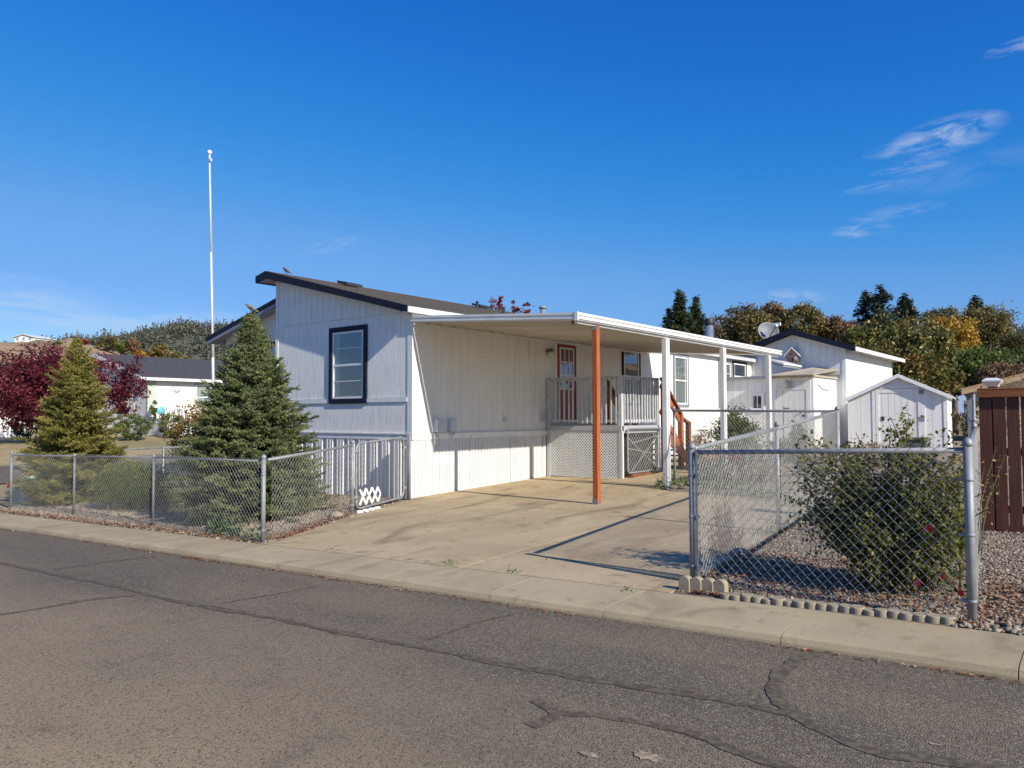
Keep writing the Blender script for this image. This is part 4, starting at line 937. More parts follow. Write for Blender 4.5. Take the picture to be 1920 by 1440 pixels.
# stairs running down to the back, with stained hand rails
nst = 6; rise = (ZD - lot(-9.6, 18.5)) / (nst + 1)
for i in range(nst):
    z = ZD - rise * (i + 1); y = PY1 + .03 + i * .27; mb = MB(); mb.box((-10.25, y, z - .035), (-8.82, y + .265, z)); obj('tread', mb, 'old_redwood', porch)
def stair_rail(X, m):
    y0, y1 = PY1 + .14, 18.22
    for y, zt, mm in ((y0 + .02, 2.22, m), (17.78, 1.62, m), (y1, 1.44, 'old_redwood')):
        z0 = lot(X, y); mb = MB(); mb.box((X - .055, y - .055, z0), (X + .055, y + .055, zt)); obj('stair_post', mb, mm, porch)
    mb = MB(); mb.bar((X, PY1 + .06, 2.50), (X, 17.80, 1.62), .10, .05); obj('hand_rail', mb, 'old_redwood', porch)
    mb = MB(); mb.bar((X - .025, PY1 + .06, 2.33), (X - .025, 17.80, 1.45), .04, .13); obj('hand_rail', mb, m, porch)
    mb = MB(); mb.bar((X - .03, PY1 + .05, 1.72), (X - .03, 17.80, .84), .04, .13); obj('mid_rail', mb, m, porch)
    mb = MB(); mb.bar((X + .052, PY1 + .05, 1.20), (X + .052, 18.3, lot(X, 18.3) + .06), .04, .25); obj('stringer', mb, m, porch)
    mb = MB(); mb.bar((X, 17.80, 1.55), (X, 18.24, 1.40), .10, .05); obj('hand_rail', mb, 'old_redwood', porch)
stair_rail(-8.655, 'redwood'); stair_rail(-10.2, 'redwood')
# --- chain link generator
def chain(mb, a, b, za, zb, w=.042, r=.0016, base=None):
    """woven diamond mesh from ground point a to b; za / zb = top heights, base = function(t) for the bottom"""
    a, b = Vector(a), Vector(b); d = Vector((b.x - a.x, b.y - a.y, 0)); L = d.length; u = d.normalized(); nn = Vector((-u.y, u.x, 0)); n = max(1, int(L / w))
    V, Fq = [], []
    for i in range(n):
        t0 = i * w; k = 0; f0 = t0 / L
        bot = a.z + (b.z - a.z) * f0 + .02 if base is None else base(f0); top = za + (zb - za) * f0
        z = bot; prev = None
        while z <= top + w:
            s = (k + i) % 2 * w; p = a + u * (t0 + s); p = Vector((p.x, p.y, min(z, top + .02))) + nn * (.003 if (k + i) % 2 else -.003)
            if prev is not None:
                dd = (p - prev).normalized(); e1 = dd.cross(nn).normalized() * r; o = len(V)
                for q in (prev, p): V += [q + e1, q - e1 * .5 + nn * r * .87, q - e1 * .5 - nn * r * .87]
                Fq += [(o, o + 1, o + 4, o + 3), (o + 1, o + 2, o + 5, o + 4), (o + 2, o, o + 3, o + 5)]
            prev = p; k += 1; z += w
    o = len(mb.v); mb.v += V; mb.f += [tuple(i + o for i in f) for f in Fq]
def pipe_post(parent, x, y, z0, z1, r, name='post', cap='ball'):
    mb = MB(); mb.tube([(x, y, z0 - .05), (x, y, z1)], r, 12)
    p = obj(name, mb, 'galv', parent)
    mb = MB()
    if cap == 'ball': mb.lathe((x, y, z1 - .02), [(r * 1.15, 0), (r * 1.15, .025), (r * .9, .045), (r * .4, .06), (.001, .064)], 12)
    else: mb.lathe((x, y, z1 - .02), [(r * 1.15, 0), (r * 1.15, .03), (r * .6, .045)], 10)
    obj('cap', mb, 'galv', p)
    return p
def bands(p, x, y, zs, r, d):
    mb = MB(); d = Vector(d).normalized()
    for z in zs:
        mb.lathe((x, y, z), [(r * 1.02, 0), (r * 1.13, .001), (r * 1.13, .022), (r * 1.02, .023)], 12); q = Vector((x, y, z + .011)) + d * (r + .02); mb.box(q - Vector((.02, .02, .010)), q + Vector((.02, .02, .010)))
    obj('tension_band', mb, 'galv', p, kind='stuff')
gate2 = thing('chain_link_gate', 'chain link gate panel with crossed braces leaning against the porch beside the lattice', 'gate', (-8.66, 16, .3))
GX, gy0, gy1, gz0, gz1 = -8.64, 15.1, 17.03, .31, 1.30
def rrect(X0, Y0, X1, Y1, z00, z01, z10, z11, rad=.09):   # rounded frame between two upright edges
    P = []; A = Vector((X0, Y0, 0)); B = Vector((X1, Y1, 0)); u = (B - A); L = u.length; u.normalize()
    def q(t, z): return A + u * t + Vector((0, 0, z))
    for (t, z, a0) in ((L - rad, z11 - rad, 0), (rad, z01 - rad, 90), (rad, z00 + rad, 180), (L - rad, z10 + rad, 270)):
        for k in range(5): a = R_(a0 + k * 22.5); P.append(q(t + rad * math.cos(a), z + rad * math.sin(a)))
    return P
mb = MB(); mb.tube(rrect(GX, gy0, GX, gy1, gz0, gz1, gz0, gz1 - .01), .021, 8, closed=True); obj('frame', mb, 'galv', gate2)
mb = MB(); chain(mb, (GX, gy0 + .03, gz0), (GX, gy1 - .03, gz0), gz1 - .02, gz1 - .02, .058, .0032); obj('chain_mesh', mb, 'wire', gate2, kind='stuff')
for a, b in (((gy0 + .05, gz1 - .2), (gy1 - .45, gz0 + .02)), ((gy0 + .2, gz0 + .03), (gy1 - .35, gz1 - .1)), ((gy0 + .05, gz0 + .55), (gy1 - .4, gz0 + .35)), ((gy0 + .25, gz0 + .66), (gy1 - .5, gz1 - .18))):
    mb = MB(); mb.tube([(GX - .02, a[0], a[1]), (GX - .02, b[0], b[1])], .011, 6); obj('brace', mb, 'galv', gate2)
mb = MB(); mb.tube([(GX - .01, gy1 - .38, gz0 + .02), (GX - .01, gy1 - .38, gz1 - .02)], .025, 8); obj('brace', mb, 'galv', gate2)
mb = MB(); mb.box((-8.78, 15.2, lot(-8.7, 15.2)), (-8.58, 16.1, lot(-8.7, 15.2) + .09)); tag(obj('timber', mb, 'old_redwood'), 'short brown timber lying under the leaning chain link gate', 'timber')
mb = MB(); mb.ball((-8.6, 16.35, lot(-8.6, 16.3) + .07), .08, 10, 7); mb.bar((-8.62, 16.1, lot(-8.6, 16.1) + .06), (-8.6, 16.9, lot(-8.6, 16.9) + .05), .10, .06); obj('wheel', mb, 'black_metal', gate2)

# ================================================================== CHAIN LINK FENCES
def fence(name, label, pts, tops, posts_r, loc, rail_r=.021, w=.042, rail=True, mids=(), zoff=0.0, wr=.0016, group='chain link fences round the lot'):
    """pts: ground points (x, y); tops: top height at each"""
    t = thing(name, label, 'fence', (loc[0], loc[1], lot(*loc)), group)
    P = [Vector((x, y, lot(x, y) + zoff)) for x, y in pts]
    for i, (p, z) in enumerate(zip(P, tops)):
        if posts_r[i]:
            po = pipe_post(t, p.x, p.y, p.z - zoff, z + (.05 if posts_r[i] > .025 else .01), posts_r[i])
            if posts_r[i] > .028:
                j = i + 1 if i + 1 < len(P) else i - 1; bands(po, p.x, p.y, [p.z + .15, p.z + (z - p.z) * .5, p.z + (z - p.z) * .82], posts_r[i], P[j] - p)
    for i in range(len(P) - 1):
        a, b = P[i], P[i + 1]
        if rail:
            mb = MB(); mb.tube([(a.x, a.y, tops[i]), (b.x, b.y, tops[i + 1])], rail_r, 10); obj('top_rail', mb, 'galv', t)
        u = (b - a); u.z = 0; u.normalize(); n = Vector((-u.y, u.x, 0)) * .0
        mb = MB(); o = Vector((u.y, -u.x, 0)) * .026
        chain(mb, a + u * .05 + o, b - u * .05 + o, tops[i] + .02, tops[i + 1] + .02, w, wr); obj('chain_mesh', mb, 'wire', t, kind='stuff')
        if posts_r[i] > .028:
            mb = MB(); q = a + u * .06 + o; mb.box(q + Vector((-.009, -.004, .04)), Vector((q.x + .009, q.y + .004, tops[i] + .01))); obj('tension_bar', mb, 'galv', t)
    return t, P
# left front fence along the kerb
LP = [(-18.2, 6.17), (-15.41, 6.27), (-12.36, 6.24), (-9.14, 6.13)]
LT = [.80, .86, .93, .985]
fence('chain_link_fence', 'long low chain link fence along the kerb in front of both spruces', LP, LT, (.028, .022, .022, .032), (-13.7, 6.2), rail_r=.012)
# short return from the corner post up to the little gate
t_, _ = fence('chain_link_fence', 'short sloping chain link fence between the big spruce and the driveway', [(-9.13, 6.19), (-10.13, 8.50)], [1.0, 1.10], (0, .030), (-9.6, 7.3))
# side run of the left yard
fence('chain_link_fence', 'chain link fence at the far left side of the yard beside the side street', [(-18.3, 6.3), (-18.35, 9.5), (-18.4, 12.7), (-18.45, 16.0), (-18.4, 20)], [.80, .84, .90, .97, 1.1], (0, .022, .022, .024, .024), (-18.35, 12), w=.05)
gate1 = thing('yard_gate', 'rounded chain link gate at the house corner with a white lattice scrap at its foot', 'gate', (-10.6, 9.4, -.03))
A1, B1 = (-10.20, 8.64), (-10.70, 10.22)
za, zb2 = lot(*A1), lot(*B1)
mb = MB(); mb.tube(rrect(A1[0], A1[1], B1[0], B1[1], za + .07, 1.13, zb2 + .07, 1.19, .12), .021, 8, closed=True); obj('frame', mb, 'galv', gate1)
mb = MB(); chain(mb, (A1[0] - .02, A1[1] + .04, za + .08), (B1[0] + .01, B1[1] - .04, zb2 + .08), 1.13, 1.19); obj('chain_mesh', mb, 'wire', gate1, kind='stuff')
u = Vector((B1[0] - A1[0], B1[1] - A1[1], 0)).normalized()
for k, (tt, zz) in enumerate(((-.05, 1.0), (-.05, .22), (1.70, 1.0), (1.70, .24))):
    q = Vector((A1[0], A1[1], zz)) + u * tt; mb = MB(); mb.box(q - Vector((.03, .05, .02)), q + Vector((.03, .05, .02))); obj('hinge' if k > 1 else 'latch', mb, 'galv', gate1)
for i in range(7):       # loose wire ends twisted above the frame
    q = Vector((A1[0], A1[1], 1.16)) + u * (.75 + .06 * i); mb = MB(); mb.tube([q, q + u * rnd.uniform(-.04, .05) + Vector((0, 0, rnd.uniform(.03, .08)))], .004, 4); obj('wire_end', mb, 'wire', gate1)
# scrap of white plastic lattice
mb = MB()
for k in range(3):
    for sg in (1, -1):
        c = Vector((A1[0] + .03, A1[1], za + .26)) + u * (.18 + .20 * k); a = c - (u * .10 * sg + Vector((0, 0, .13))); b = c + (u * .10 * sg + Vector((0, 0, .13))); mb.bar(a, b, .012, .045, u.cross(Vector((0, 0, 1))).cross(b - a))
q0 = Vector((A1[0] + .035, A1[1], za + .36)) + u * .68
mb.bar(q0, q0 + u * .08 - Vector((0, 0, .10)), .012, .04, (0, 0, 1)); mb.bar(q0 + u * .08 - Vector((0, 0, .10)), q0 - Vector((0, 0, .22)), .012, .04, (0, 0, 1))
tag(obj('lattice_scrap', mb, 'white_trim'), 'scrap of white plastic lattice at the foot of the rounded yard gate', 'lattice')
for k in range(4):
    q = Vector((A1[0] + .08, A1[1], za + .03)) + u * (.02 + .19 * k); mb = MB(); mb.lathe(q - Vector((0, 0, .03)), [(.062, 0), (.062, .04), (.045, .055)], 9)
    tag(obj('edging_stone', mb, 'white_trim', bevel=0), ['frontmost', 'second', 'third', 'rearmost'][k] + ' white edging piece under the rounded yard gate', 'edging', 'white edging pieces under the yard gate')
for (x, y) in ((-10.74, 10.38), (-10.62, 10.30)):
    mb = MB(); mb.tube([(x, y, lot(x, y) - .02), (x, y, 1.24)], .027, 12)
    tag(obj('gate_post', mb, 'galv'), 'galvanised gate post against the house corner' if x < -10.7 else 'galvanised latch post just in front of the house corner post', 'post', 'gate posts at the house corner')
# right front, side and back fences
fence('chain_link_fence', 'chain link fence along the kerb in front of the big rose bush', [(-3.16, 6.72), (-.885, 6.52)], [1.24, 1.325], (.032, .032), (-2, 6.6), rail_r=.021, w=.043, wr=.0020)
fence('chain_link_fence', 'chain link fence with rising top rail along the right edge of the driveway', [(-3.18, 6.80), (-3.40, 9.69), (-3.47, 12.6)], [1.27, 1.42, 1.64], (0, .026, .034), (-3.4, 9.7), rail_r=.024, wr=.0028)
fence('chain_link_fence', 'tall chain link fence across the back of the driveway before the garden', [(-6.93, 13.95), (-3.50, 12.62)], [1.69, 1.65], (.026, 0), (-5.2, 13.3))
fence('chain_link_fence', 'chain link fence running from the corner post past the rose bush to the shed', [(-.90, 6.60), (-1.24, 9.62), (-1.7, 13.2), (-2.3, 17), (-3.0, 22.0), (-3.6, 26.3)], [1.325, 1.41, 1.46, 1.52, 1.6, 1.62], (0, .026, .026, .026, .026, .026), (-1.2, 9.6), w=.046)
# taller welded wire panel behind it
t = thing('wire_panel', 'tall square mesh wire panel standing between the white shed and the brown board fence', 'fence', (-1.9, 15, .2))
P0, P1 = Vector((-1.75, 13.6, 0)), Vector((-2.55, 18.6, 0)); L = (P1 - P0).length; u = (P1 - P0).normalized()
mb = MB(); n = int(L / .10)
for i in range(n + 1):
    p = P0 + u * (i * .10); z = lot(p.x, p.y); mb.bar((p.x, p.y, z), (p.x, p.y, 1.86), .006, .006)
for k in range(17):
    z = .25 + k * .10; mb.bar((P0.x, P0.y, z), (P1.x, P1.y, z), .006, .006)
obj('wire_mesh', mb, 'wire', t, kind='stuff')
for p in (P0, P1): mb = MB(); mb.tube([(p.x, p.y, lot(p.x, p.y) - .05), (p.x, p.y, 1.9)], .022, 8); obj('post', mb, 'galv', t)

# ================================================================== BROWN BOARD FENCE
bf = thing('board_fence', 'reddish brown vertical board fence with an orange cap rail at the right edge', 'fence', (.6, 10.8, .2))
xb = -1.335; YBF = 10.80
i = 0
while xb < 4.2:
    w = .128; z0 = lot(xb, YBF) + rnd.uniform(-.0, .02)
    mb = MB(); mb.box((xb, YBF - .010 + rnd.uniform(-.003, .003), z0), (xb + w, YBF + .010, 1.80)); obj('board', mb, 'fence_board', bf, .003); xb += w + rnd.uniform(.008, .016); i += 1
mb = MB(); mb.box((-1.345, YBF - .055, 1.795), (4.3, YBF - .017, 1.885)); obj('cap_rail', mb, 'fence_cap', bf, .004)
mb = MB(); mb.box((-1.345, YBF - .058, 1.886), (4.3, YBF + .055, 1.905)); obj('cap_board', mb, 'fence_cap', bf, .004)
for z in (.42, 1.1): mb = MB(); mb.box((-1.33, YBF + .014, z), (4.3, YBF + .052, z + .09)); obj('back_rail', mb, 'old_redwood', bf)
for x in (-1.20, 1.2, 3.6):
    mb = MB(); mb.box((x - .045, YBF + .056, lot(x, YBF) - .05), (x + .045, YBF + .145, 1.935)); po = obj('post', mb, 'old_redwood', bf)
    c = (x, YBF + .10, 1.93); mb = MB()
    def ring(h, z): return [(c[0] - h, c[1] - h, z), (c[0] + h, c[1] - h, z), (c[0] + h, c[1] + h, z), (c[0] - h, c[1] + h, z)]
    for (h0, z0), (h1, z1) in (((.062, 1.925), (.066, 1.945)), ((.066, 1.945), (.098, 1.985)), ((.10, 1.985), (.10, 2.0)), ((.10, 2.0), (.055, 2.03))): mb.hexa(ring(h0, z0) + ring(h1, z1))
    obj('post_cap', mb, 'white_metal', po)

# ================================================================== OUTBUILDINGS
YG, YLN = 28.2, 25.6
gx0, gx1, gap = XW + .03, onY(1584, 655, YG).x, onY(1487, 618, YG)
zg1 = onY(1585, 655, YG).z; zfl = .3
tall = thing('outbuilding', 'tall white gabled outbuilding with dark roof edge behind the carport', 'outbuilding', (-9, YG, .35))
sl_ = (gap.z - onY(1603, 648, YG).z) / (onY(1603, 648, YG).x - gap.x)
def gz_(x): return gap.z - .17 - abs(x - gap.x) * sl_
mb = MB(); mb.prism([(gx0 - 1.2, YG + .02, zfl), (gx1, YG + .02, zfl), (gx1, YG + .02, gz_(gx1)), (gap.x, YG + .02, gz_(gap.x)), (gx0 - 1.2, YG + .02, gz_(gx0 - 1.2))], (0, 7.0, 0)); gw = obj('wall', mb, 'white_siding', tall)
siding(gw, (0, YG + .02, 0), UXn, NY, gx0 - .9, gx1 - .1, const(3.02), lambda x: gz_(x) - .01, [], pitch=.26)
mb = MB(); mb.box((gx1 - .1, YG - .012, .4), (gx1 + .02, YG + .019, gz_(gx1))); obj('corner_board', mb, 'white_trim', tall)
siding(gw, (gx1, 0, 0), WX, NX, YG + .05, YG + 7.0, const(.4), const(gz_(gx1) - .05), [], pitch=.3)
ex = gx1 + .42
mb = MB(); e = [(gap.x - 3.6, gz_(gap.x - 3.6)), (gap.x, gz_(gap.x)), (ex, gz_(ex))]
for k, ((xa, za), (xb2, zb3)) in enumerate(((e[0], e[1]), (e[1], e[2]))):
    mb = MB(); mb.hexa([(xa, YG - .32, za + .03), (xb2, YG - .32, zb3 + .03), (xb2, YG + 7.4, zb3 + .03), (xa, YG + 7.4, za + .03), (xa, YG - .32, za + .15 + .001 * k), (xb2, YG - .32, zb3 + .15 + .001 * k), (xb2, YG + 7.4, zb3 + .15), (xa, YG + 7.4, za + .15)]); rf = obj('roof', mb, 'shingle', tall)
    mb = MB(); mb.prism([(xa, YG - .322, za - .03), (xb2, YG - .322, zb3 - .03), (xb2, YG - .322, zb3 + .17), (xa, YG - .322, za + .17)], (0, -.03, 0)); obj('fascia', mb, 'navy_trim', rf)
mb = MB(); mb.box((ex, YG - .3, gz_(ex) + .0), (ex + .022, YG + 7.4, gz_(ex) + .14)); obj('fascia', mb, 'white_metal', tall)
for k in range(12): mb = MB(); mb.box((gx1 + .03, YG + .2 + k * .58, gz_(ex) - .0), (ex - .01, YG + .25 + k * .58, gz_(ex) + .028)); obj('rafter_tail', mb, 'white_trim', tall)
# satellite dish on its roof edge
dp = onY(1440, 622, YG + .8); dish = thing('satellite_dish', 'grey satellite dish mounted on the roof edge of the tall outbuilding', 'satellite dish', dp)
dd = (Vector((.55, -.75, .42))).normalized(); mb = MB(); mb.lathe(dp, [(.02, -.06), (.20, -.045), (.36, .02), (.40, .06), (.395, .065), (.35, .03), (.2, -.03), (.02, -.045)], 20, dd); obj('reflector', mb, 'dish_grey', dish)
mb = MB(); mb.tube([dp - dd * .06, dp - dd * .18 - Vector((0, 0, .2)), dp + Vector((.0, .1, -.55))], .03, 8); obj('mast', mb, 'galv', dish)
arm = dp + dd * .42 + Vector((.18, .05, -.02)); mb = MB(); mb.tube([dp - Vector((0, 0, .36)), dp - Vector((0, 0, .3)) + dd * .3, arm], .018, 6); obj('arm', mb, 'black_metal', dish)
mb = MB(); mb.lathe(arm - dd * .06, [(.05, 0), (.07, .02), (.07, .12), (.05, .15)], 10, dd); mb.box(arm + Vector((-.16, -.04, .02)), arm + Vector((.16, .06, .13))); obj('receiver', mb, 'white_metal', dish)
# birdhouse
bp_ = onY(1489, 668, YG - .02); bh = thing('birdhouse', 'weathered birdhouse with a white roof on the gable of the tall outbuilding', 'birdhouse', bp_)
hw, hd = .21, .24
mb = MB(); mb.prism([(bp_.x - hw, YG - .008, bp_.z - .20), (bp_.x + hw, YG - .008, bp_.z - .20), (bp_.x + hw, YG - .008, bp_.z + .03), (bp_.x, YG - .008, bp_.z + .25), (bp_.x - hw, YG - .008, bp_.z + .03)], (0, -hd, 0)); bb = obj('body', mb, 'beige_wall', bh)
for sg in (-1, 1):
    mb = MB(); mb.prism([(bp_.x, YG - .004, bp_.z + .27), (bp_.x + sg * .29, YG - .004, bp_.z - .03), (bp_.x + sg * .29, YG - .004, bp_.z + .01), (bp_.x, YG - .004, bp_.z + .31)], (0, -hd - .07, 0)); obj('roof', mb, 'white_metal', bh)
mb = MB(); mb.lathe((bp_.x - .05, YG - hd - .007, bp_.z + .06), [(.035, 0), (.035, -.004)], 10, (0, 1, 0)); obj('entrance_hole', mb, 'black_metal', bh); mb = MB(); mb.box((bp_.x - .02, YG - hd - .012, bp_.z - .2), (bp_.x + .05, YG - hd - .0085, bp_.z - .07)); obj('doorway', mb, 'black_metal', bh)
mb = MB(); mb.box((bp_.x + .08, YG - hd - .013, bp_.z - .13), (bp_.x + .17, YG - hd - .0085, bp_.z - .03)); obj('window', mb, 'white_trim', bh)
mb = MB(); mb.box((bp_.x + .10, YG - .16, bp_.z + .22), (bp_.x + .16, YG - .10, bp_.z + .36)); obj('chimney', mb, 'grey_paint', bh)
# low lean-to with door
lx1 = onY(1524, 709, YLN).x; zl_ = onY(1440, 708, YLN).z
lean = thing('lean_to', 'low white lean-to with plank door and small window before the tall outbuilding', 'shed', (-9.4, YLN, .35))
mb = MB(); mb.box((XW + .04, YLN + .02, .3), (lx1, YG - .003, zl_ - .02)); lw = obj('wall', mb, 'white_siding', lean)
dxa, dxb = onY(1456, 730, YLN).x, onY(1511, 730, YLN).x; dzt = onY(1480, 731, YLN).z
wa, wb = onY(1407, 737, YLN), onY(1434, 771, YLN)
siding(lw, (0, YLN + .02, 0), UXn, NY, XW + .05, lx1 - .08, const(.42), const(zl_ - .03), [(dxa - .08, dxb + .08, .42, dzt + .08), (wa.x, wb.x, wb.z, wa.z)], pitch=.26)
siding(lw, (lx1, 0, 0), WX, NX, YLN + .04, YG - .04, const(.42), const(zl_ - .03), [], pitch=.6)
window(lean, 'window', (0, YLN, 0), UXn, NY, wa.x, wb.x, wb.z, wa.z, 'white_trim', .06, rail=0, vert=(.5,))
mb = MB()
for (a, b, c, d) in ((dxa - .07, dxa, .42, dzt), (dxb, dxb + .07, .42, dzt), (dxa - .07, dxb + .07, dzt, dzt + .07)): mb.box((a, YLN - .012, c), (b, YLN + .0195, d))
obj('door_frame', mb, 'white_trim', lean)
mb = MB(); n = 5; w = (dxb - dxa - .02) / n
for k in range(n): mb.box((dxa + .01 + k * w, YLN - .002, .44), (dxa + .01 + (k + 1) * w - .007, YLN + .019, dzt - .01))
ld = obj('door', mb, 'white_siding', lean)
mb = MB(); mb.box((dxb - .12, YLN - .012, 1.55), (dxb - .06, YLN - .0025, 1.62)); mb.lathe((dxb - .09, YLN - .012, 1.72), [(.025, 0), (.03, -.03), (.01, -.05)], 8, (0, 1, 0)); obj('handle', mb, 'black_metal', ld)
mb = MB(); mb.box((XW + .02, YLN - .09, zl_ - .02), (lx1 + .07, YG - .02, zl_ + .045)); obj('roof', mb, 'tan_felt', lean)
mb = MB(); mb.box((XW + .02, YLN - .115, zl_ - .04), (lx1 - 1.2, YLN - .091, zl_ + .055)); obj('fascia', mb, 'grey_trim', lean)
mb = MB(); mb.hexa([(dxa - .25, YLN - .34, zl_ + .02), (lx1 + .10, YLN - .34, zl_ + .02), (lx1 + .08, YG - .01, zl_ + .30), (dxa + .5, YG - .01, zl_ + .42), (dxa - .25, YLN - .34, zl_ + .05), (lx1 + .10, YLN - .34, zl_ + .05), (lx1 + .08, YG - .01, zl_ + .33), (dxa + .5, YG - .01, zl_ + .45)]); obj('porch_roof', mb, 'tan_felt', lean)
lp = onY(1477, 722, YLN); mb = MB(); mb.lathe((lp.x, YLN + .0, lp.z + .05), [(.06, 0), (.06, -.02), (.02, -.03), (.02, -.09)], 10, (0, 1, 0)); mb.lathe((lp.x, YLN - .10, lp.z - .13), [(.05, 0), (.085, .04), (.085, .2), (.05, .26), (.02, .29)], 10); obj('lamp', mb, 'lamp_glass', lean)
mb = MB(); mb.tube([(lx1 + .03, YLN + .4, 2.62), (lx1 + .035, YLN + .9, 2.48), (lx1 + .035, YLN + 1.5, 2.44), (lx1 + .03, YLN + 2.2, 2.55)], .018, 5); obj('cable', mb, 'grey_plastic', lean)
aw = onY(1466, 684, YLN + .9); mb = MB(); mb.hexa([(aw.x - .30, YLN + .4, aw.z + .06), (aw.x + .22, YLN + .4, aw.z - .10), (aw.x + .22, YG - .4, aw.z - .10), (aw.x - .30, YG - .4, aw.z + .06), (aw.x - .30, YLN + .4, aw.z + .14), (aw.x + .22, YLN + .4, aw.z - .02), (aw.x + .22, YG - .4, aw.z - .02), (aw.x - .30, YG - .4, aw.z + .14)]); ar = obj('awning', mb, 'grey_trim', lean)
mb = MB(); mb.hexa([(aw.x - .30, YLN + .35, aw.z + .142), (aw.x + .25, YLN + .35, aw.z - .028), (aw.x + .25, YG - .35, aw.z - .028), (aw.x - .30, YG - .35, aw.z + .142), (aw.x - .30, YLN + .35, aw.z + .20), (aw.x + .25, YLN + .35, aw.z + .03), (aw.x + .25, YG - .35, aw.z + .03), (aw.x - .30, YG - .35, aw.z + .20)]); obj('awning_sheet', mb, 'white_metal', ar)
# white garden shed (stands a little askew to the house)
YS = 26.5
sx0, sx1, sa = onY(1591, 727, YS).x, onY(1773, 735, YS).x, onY(1684, 701, YS)
ze = onY(1773, 737, YS).z
shed = thing('garden_shed', 'small white garden shed with low gable roof and plank door behind the rose bush', 'shed', ((sx0 + sx1) / 2, YS, .42))
sll = (sa.z - ze) / (sx1 - sa.x)
def sz(x): return sa.z - .05 - abs(x - sa.x) * sll
mb = MB(); mb.prism([(sx0, YS + .02, .35), (sx1, YS + .02, .35), (sx1, YS + .02, sz(sx1)), (sa.x, YS + .02, sz(sa.x)), (sx0, YS + .02, sz(sx0))], (0, 4.2, 0)); sw = obj('wall', mb, 'white_siding', shed)
da, db, dt = onY(1642, 730, YS).x, onY(1726, 730, YS).x, onY(1684, 729, YS).z
siding(sw, (0, YS + .02, 0), UXn, NY, sx0 + .09, sx1 - .09, const(.42), lambda x: sz(x) - .012, [(da - .1, db + .1, .42, dt + .12)], pitch=.30)
siding(sw, (sx1, 0, 0), WX, NX, YS + .03, YS + 4.2, const(.42), const(sz(sx1) - .03), [], pitch=.30)
mb = MB()
for (a, b, c, d) in ((da - .10, da - .005, .42, dt + .02), (db + .005, db + .10, .42, dt + .02), (da - .14, db + .14, dt + .02, dt + .12), (sx0 - .01, sx0 + .085, .42, sz(sx0 + .085) - .01), (sx1 - .085, sx1 + .02, .42, sz(sx1) - .01)): mb.box((a, YS - .015, c), (b, YS + .0195, d))
obj('trim', mb, 'white_trim', shed)
mb = MB(); n = 7; w = (db - da) / n
for k in range(n): mb.box((da + k * w, YS - .002, .46), (da + (k + 1) * w - .008, YS + .018, dt))
for (a, b, c, d) in ((da, db, dt - .12, dt - .01), (da, da + .09, .46, dt - .121), (db - .09, db, .46, dt - .121)): mb.box((a, YS - .020, c), (b, YS - .0025, d))
sd_ = obj('door', mb, 'white_siding', shed)
mb = MB(); mb.box((da + .16, YS - .02, 1.42), (da + .24, YS - .003, 1.55)); obj('handle', mb, 'black_metal', sd_)
for z in (dt - .18, 1.40): mb = MB(); mb.box((db - .06, YS - .03, z), (db + .08, YS - .021, z + .14)); obj('hinge', mb, 'galv', sd_)
for sg, xe in ((-1, sx0 - .12), (1, sx1 + .16)):
    mb = MB(); za, ze_ = sz(sa.x), sz(xe); mb.hexa([(sa.x, YS - .14, za), (xe, YS - .14, ze_), (xe, YS + 4.35, ze_), (sa.x, YS + 4.35, za), (sa.x, YS - .14, za + .05 + .001 * sg), (xe, YS - .14, ze_ + .05), (xe, YS + 4.35, ze_ + .05), (sa.x, YS + 4.35, za + .05 + .001 * sg)]); rr_ = obj('roof', mb, 'grey_paint', shed)
    mb = MB(); mb.prism([(sa.x, YS - .142, za - .07), (xe, YS - .142, ze_ - .07), (xe, YS - .142, ze_ + .045), (sa.x, YS - .142, za + .045)], (0, -.02, 0)); obj('fascia', mb, 'white_trim', rr_)
shed.rotation_euler.z = R_(7)
ub = onY(1715, 826, 22.0); mb = MB(); z0 = lot(ub.x, 22); mb.box((ub.x - .30, 21.8, z0), (ub.x + .30, 22.4, z0 + .50)); mb.box((ub.x - .32, 21.78, z0 + .51), (ub.x + .32, 22.42, z0 + .57))
for k in range(4): mb.box((ub.x - .26, 21.785, z0 + .06 + k * .1), (ub.x + .26, 21.798, z0 + .11 + k * .1))
tag(obj('utility_box', mb, 'green_plastic', bevel=.01), 'grey green utility box with a lid in front of the white garden shed', 'utility box')

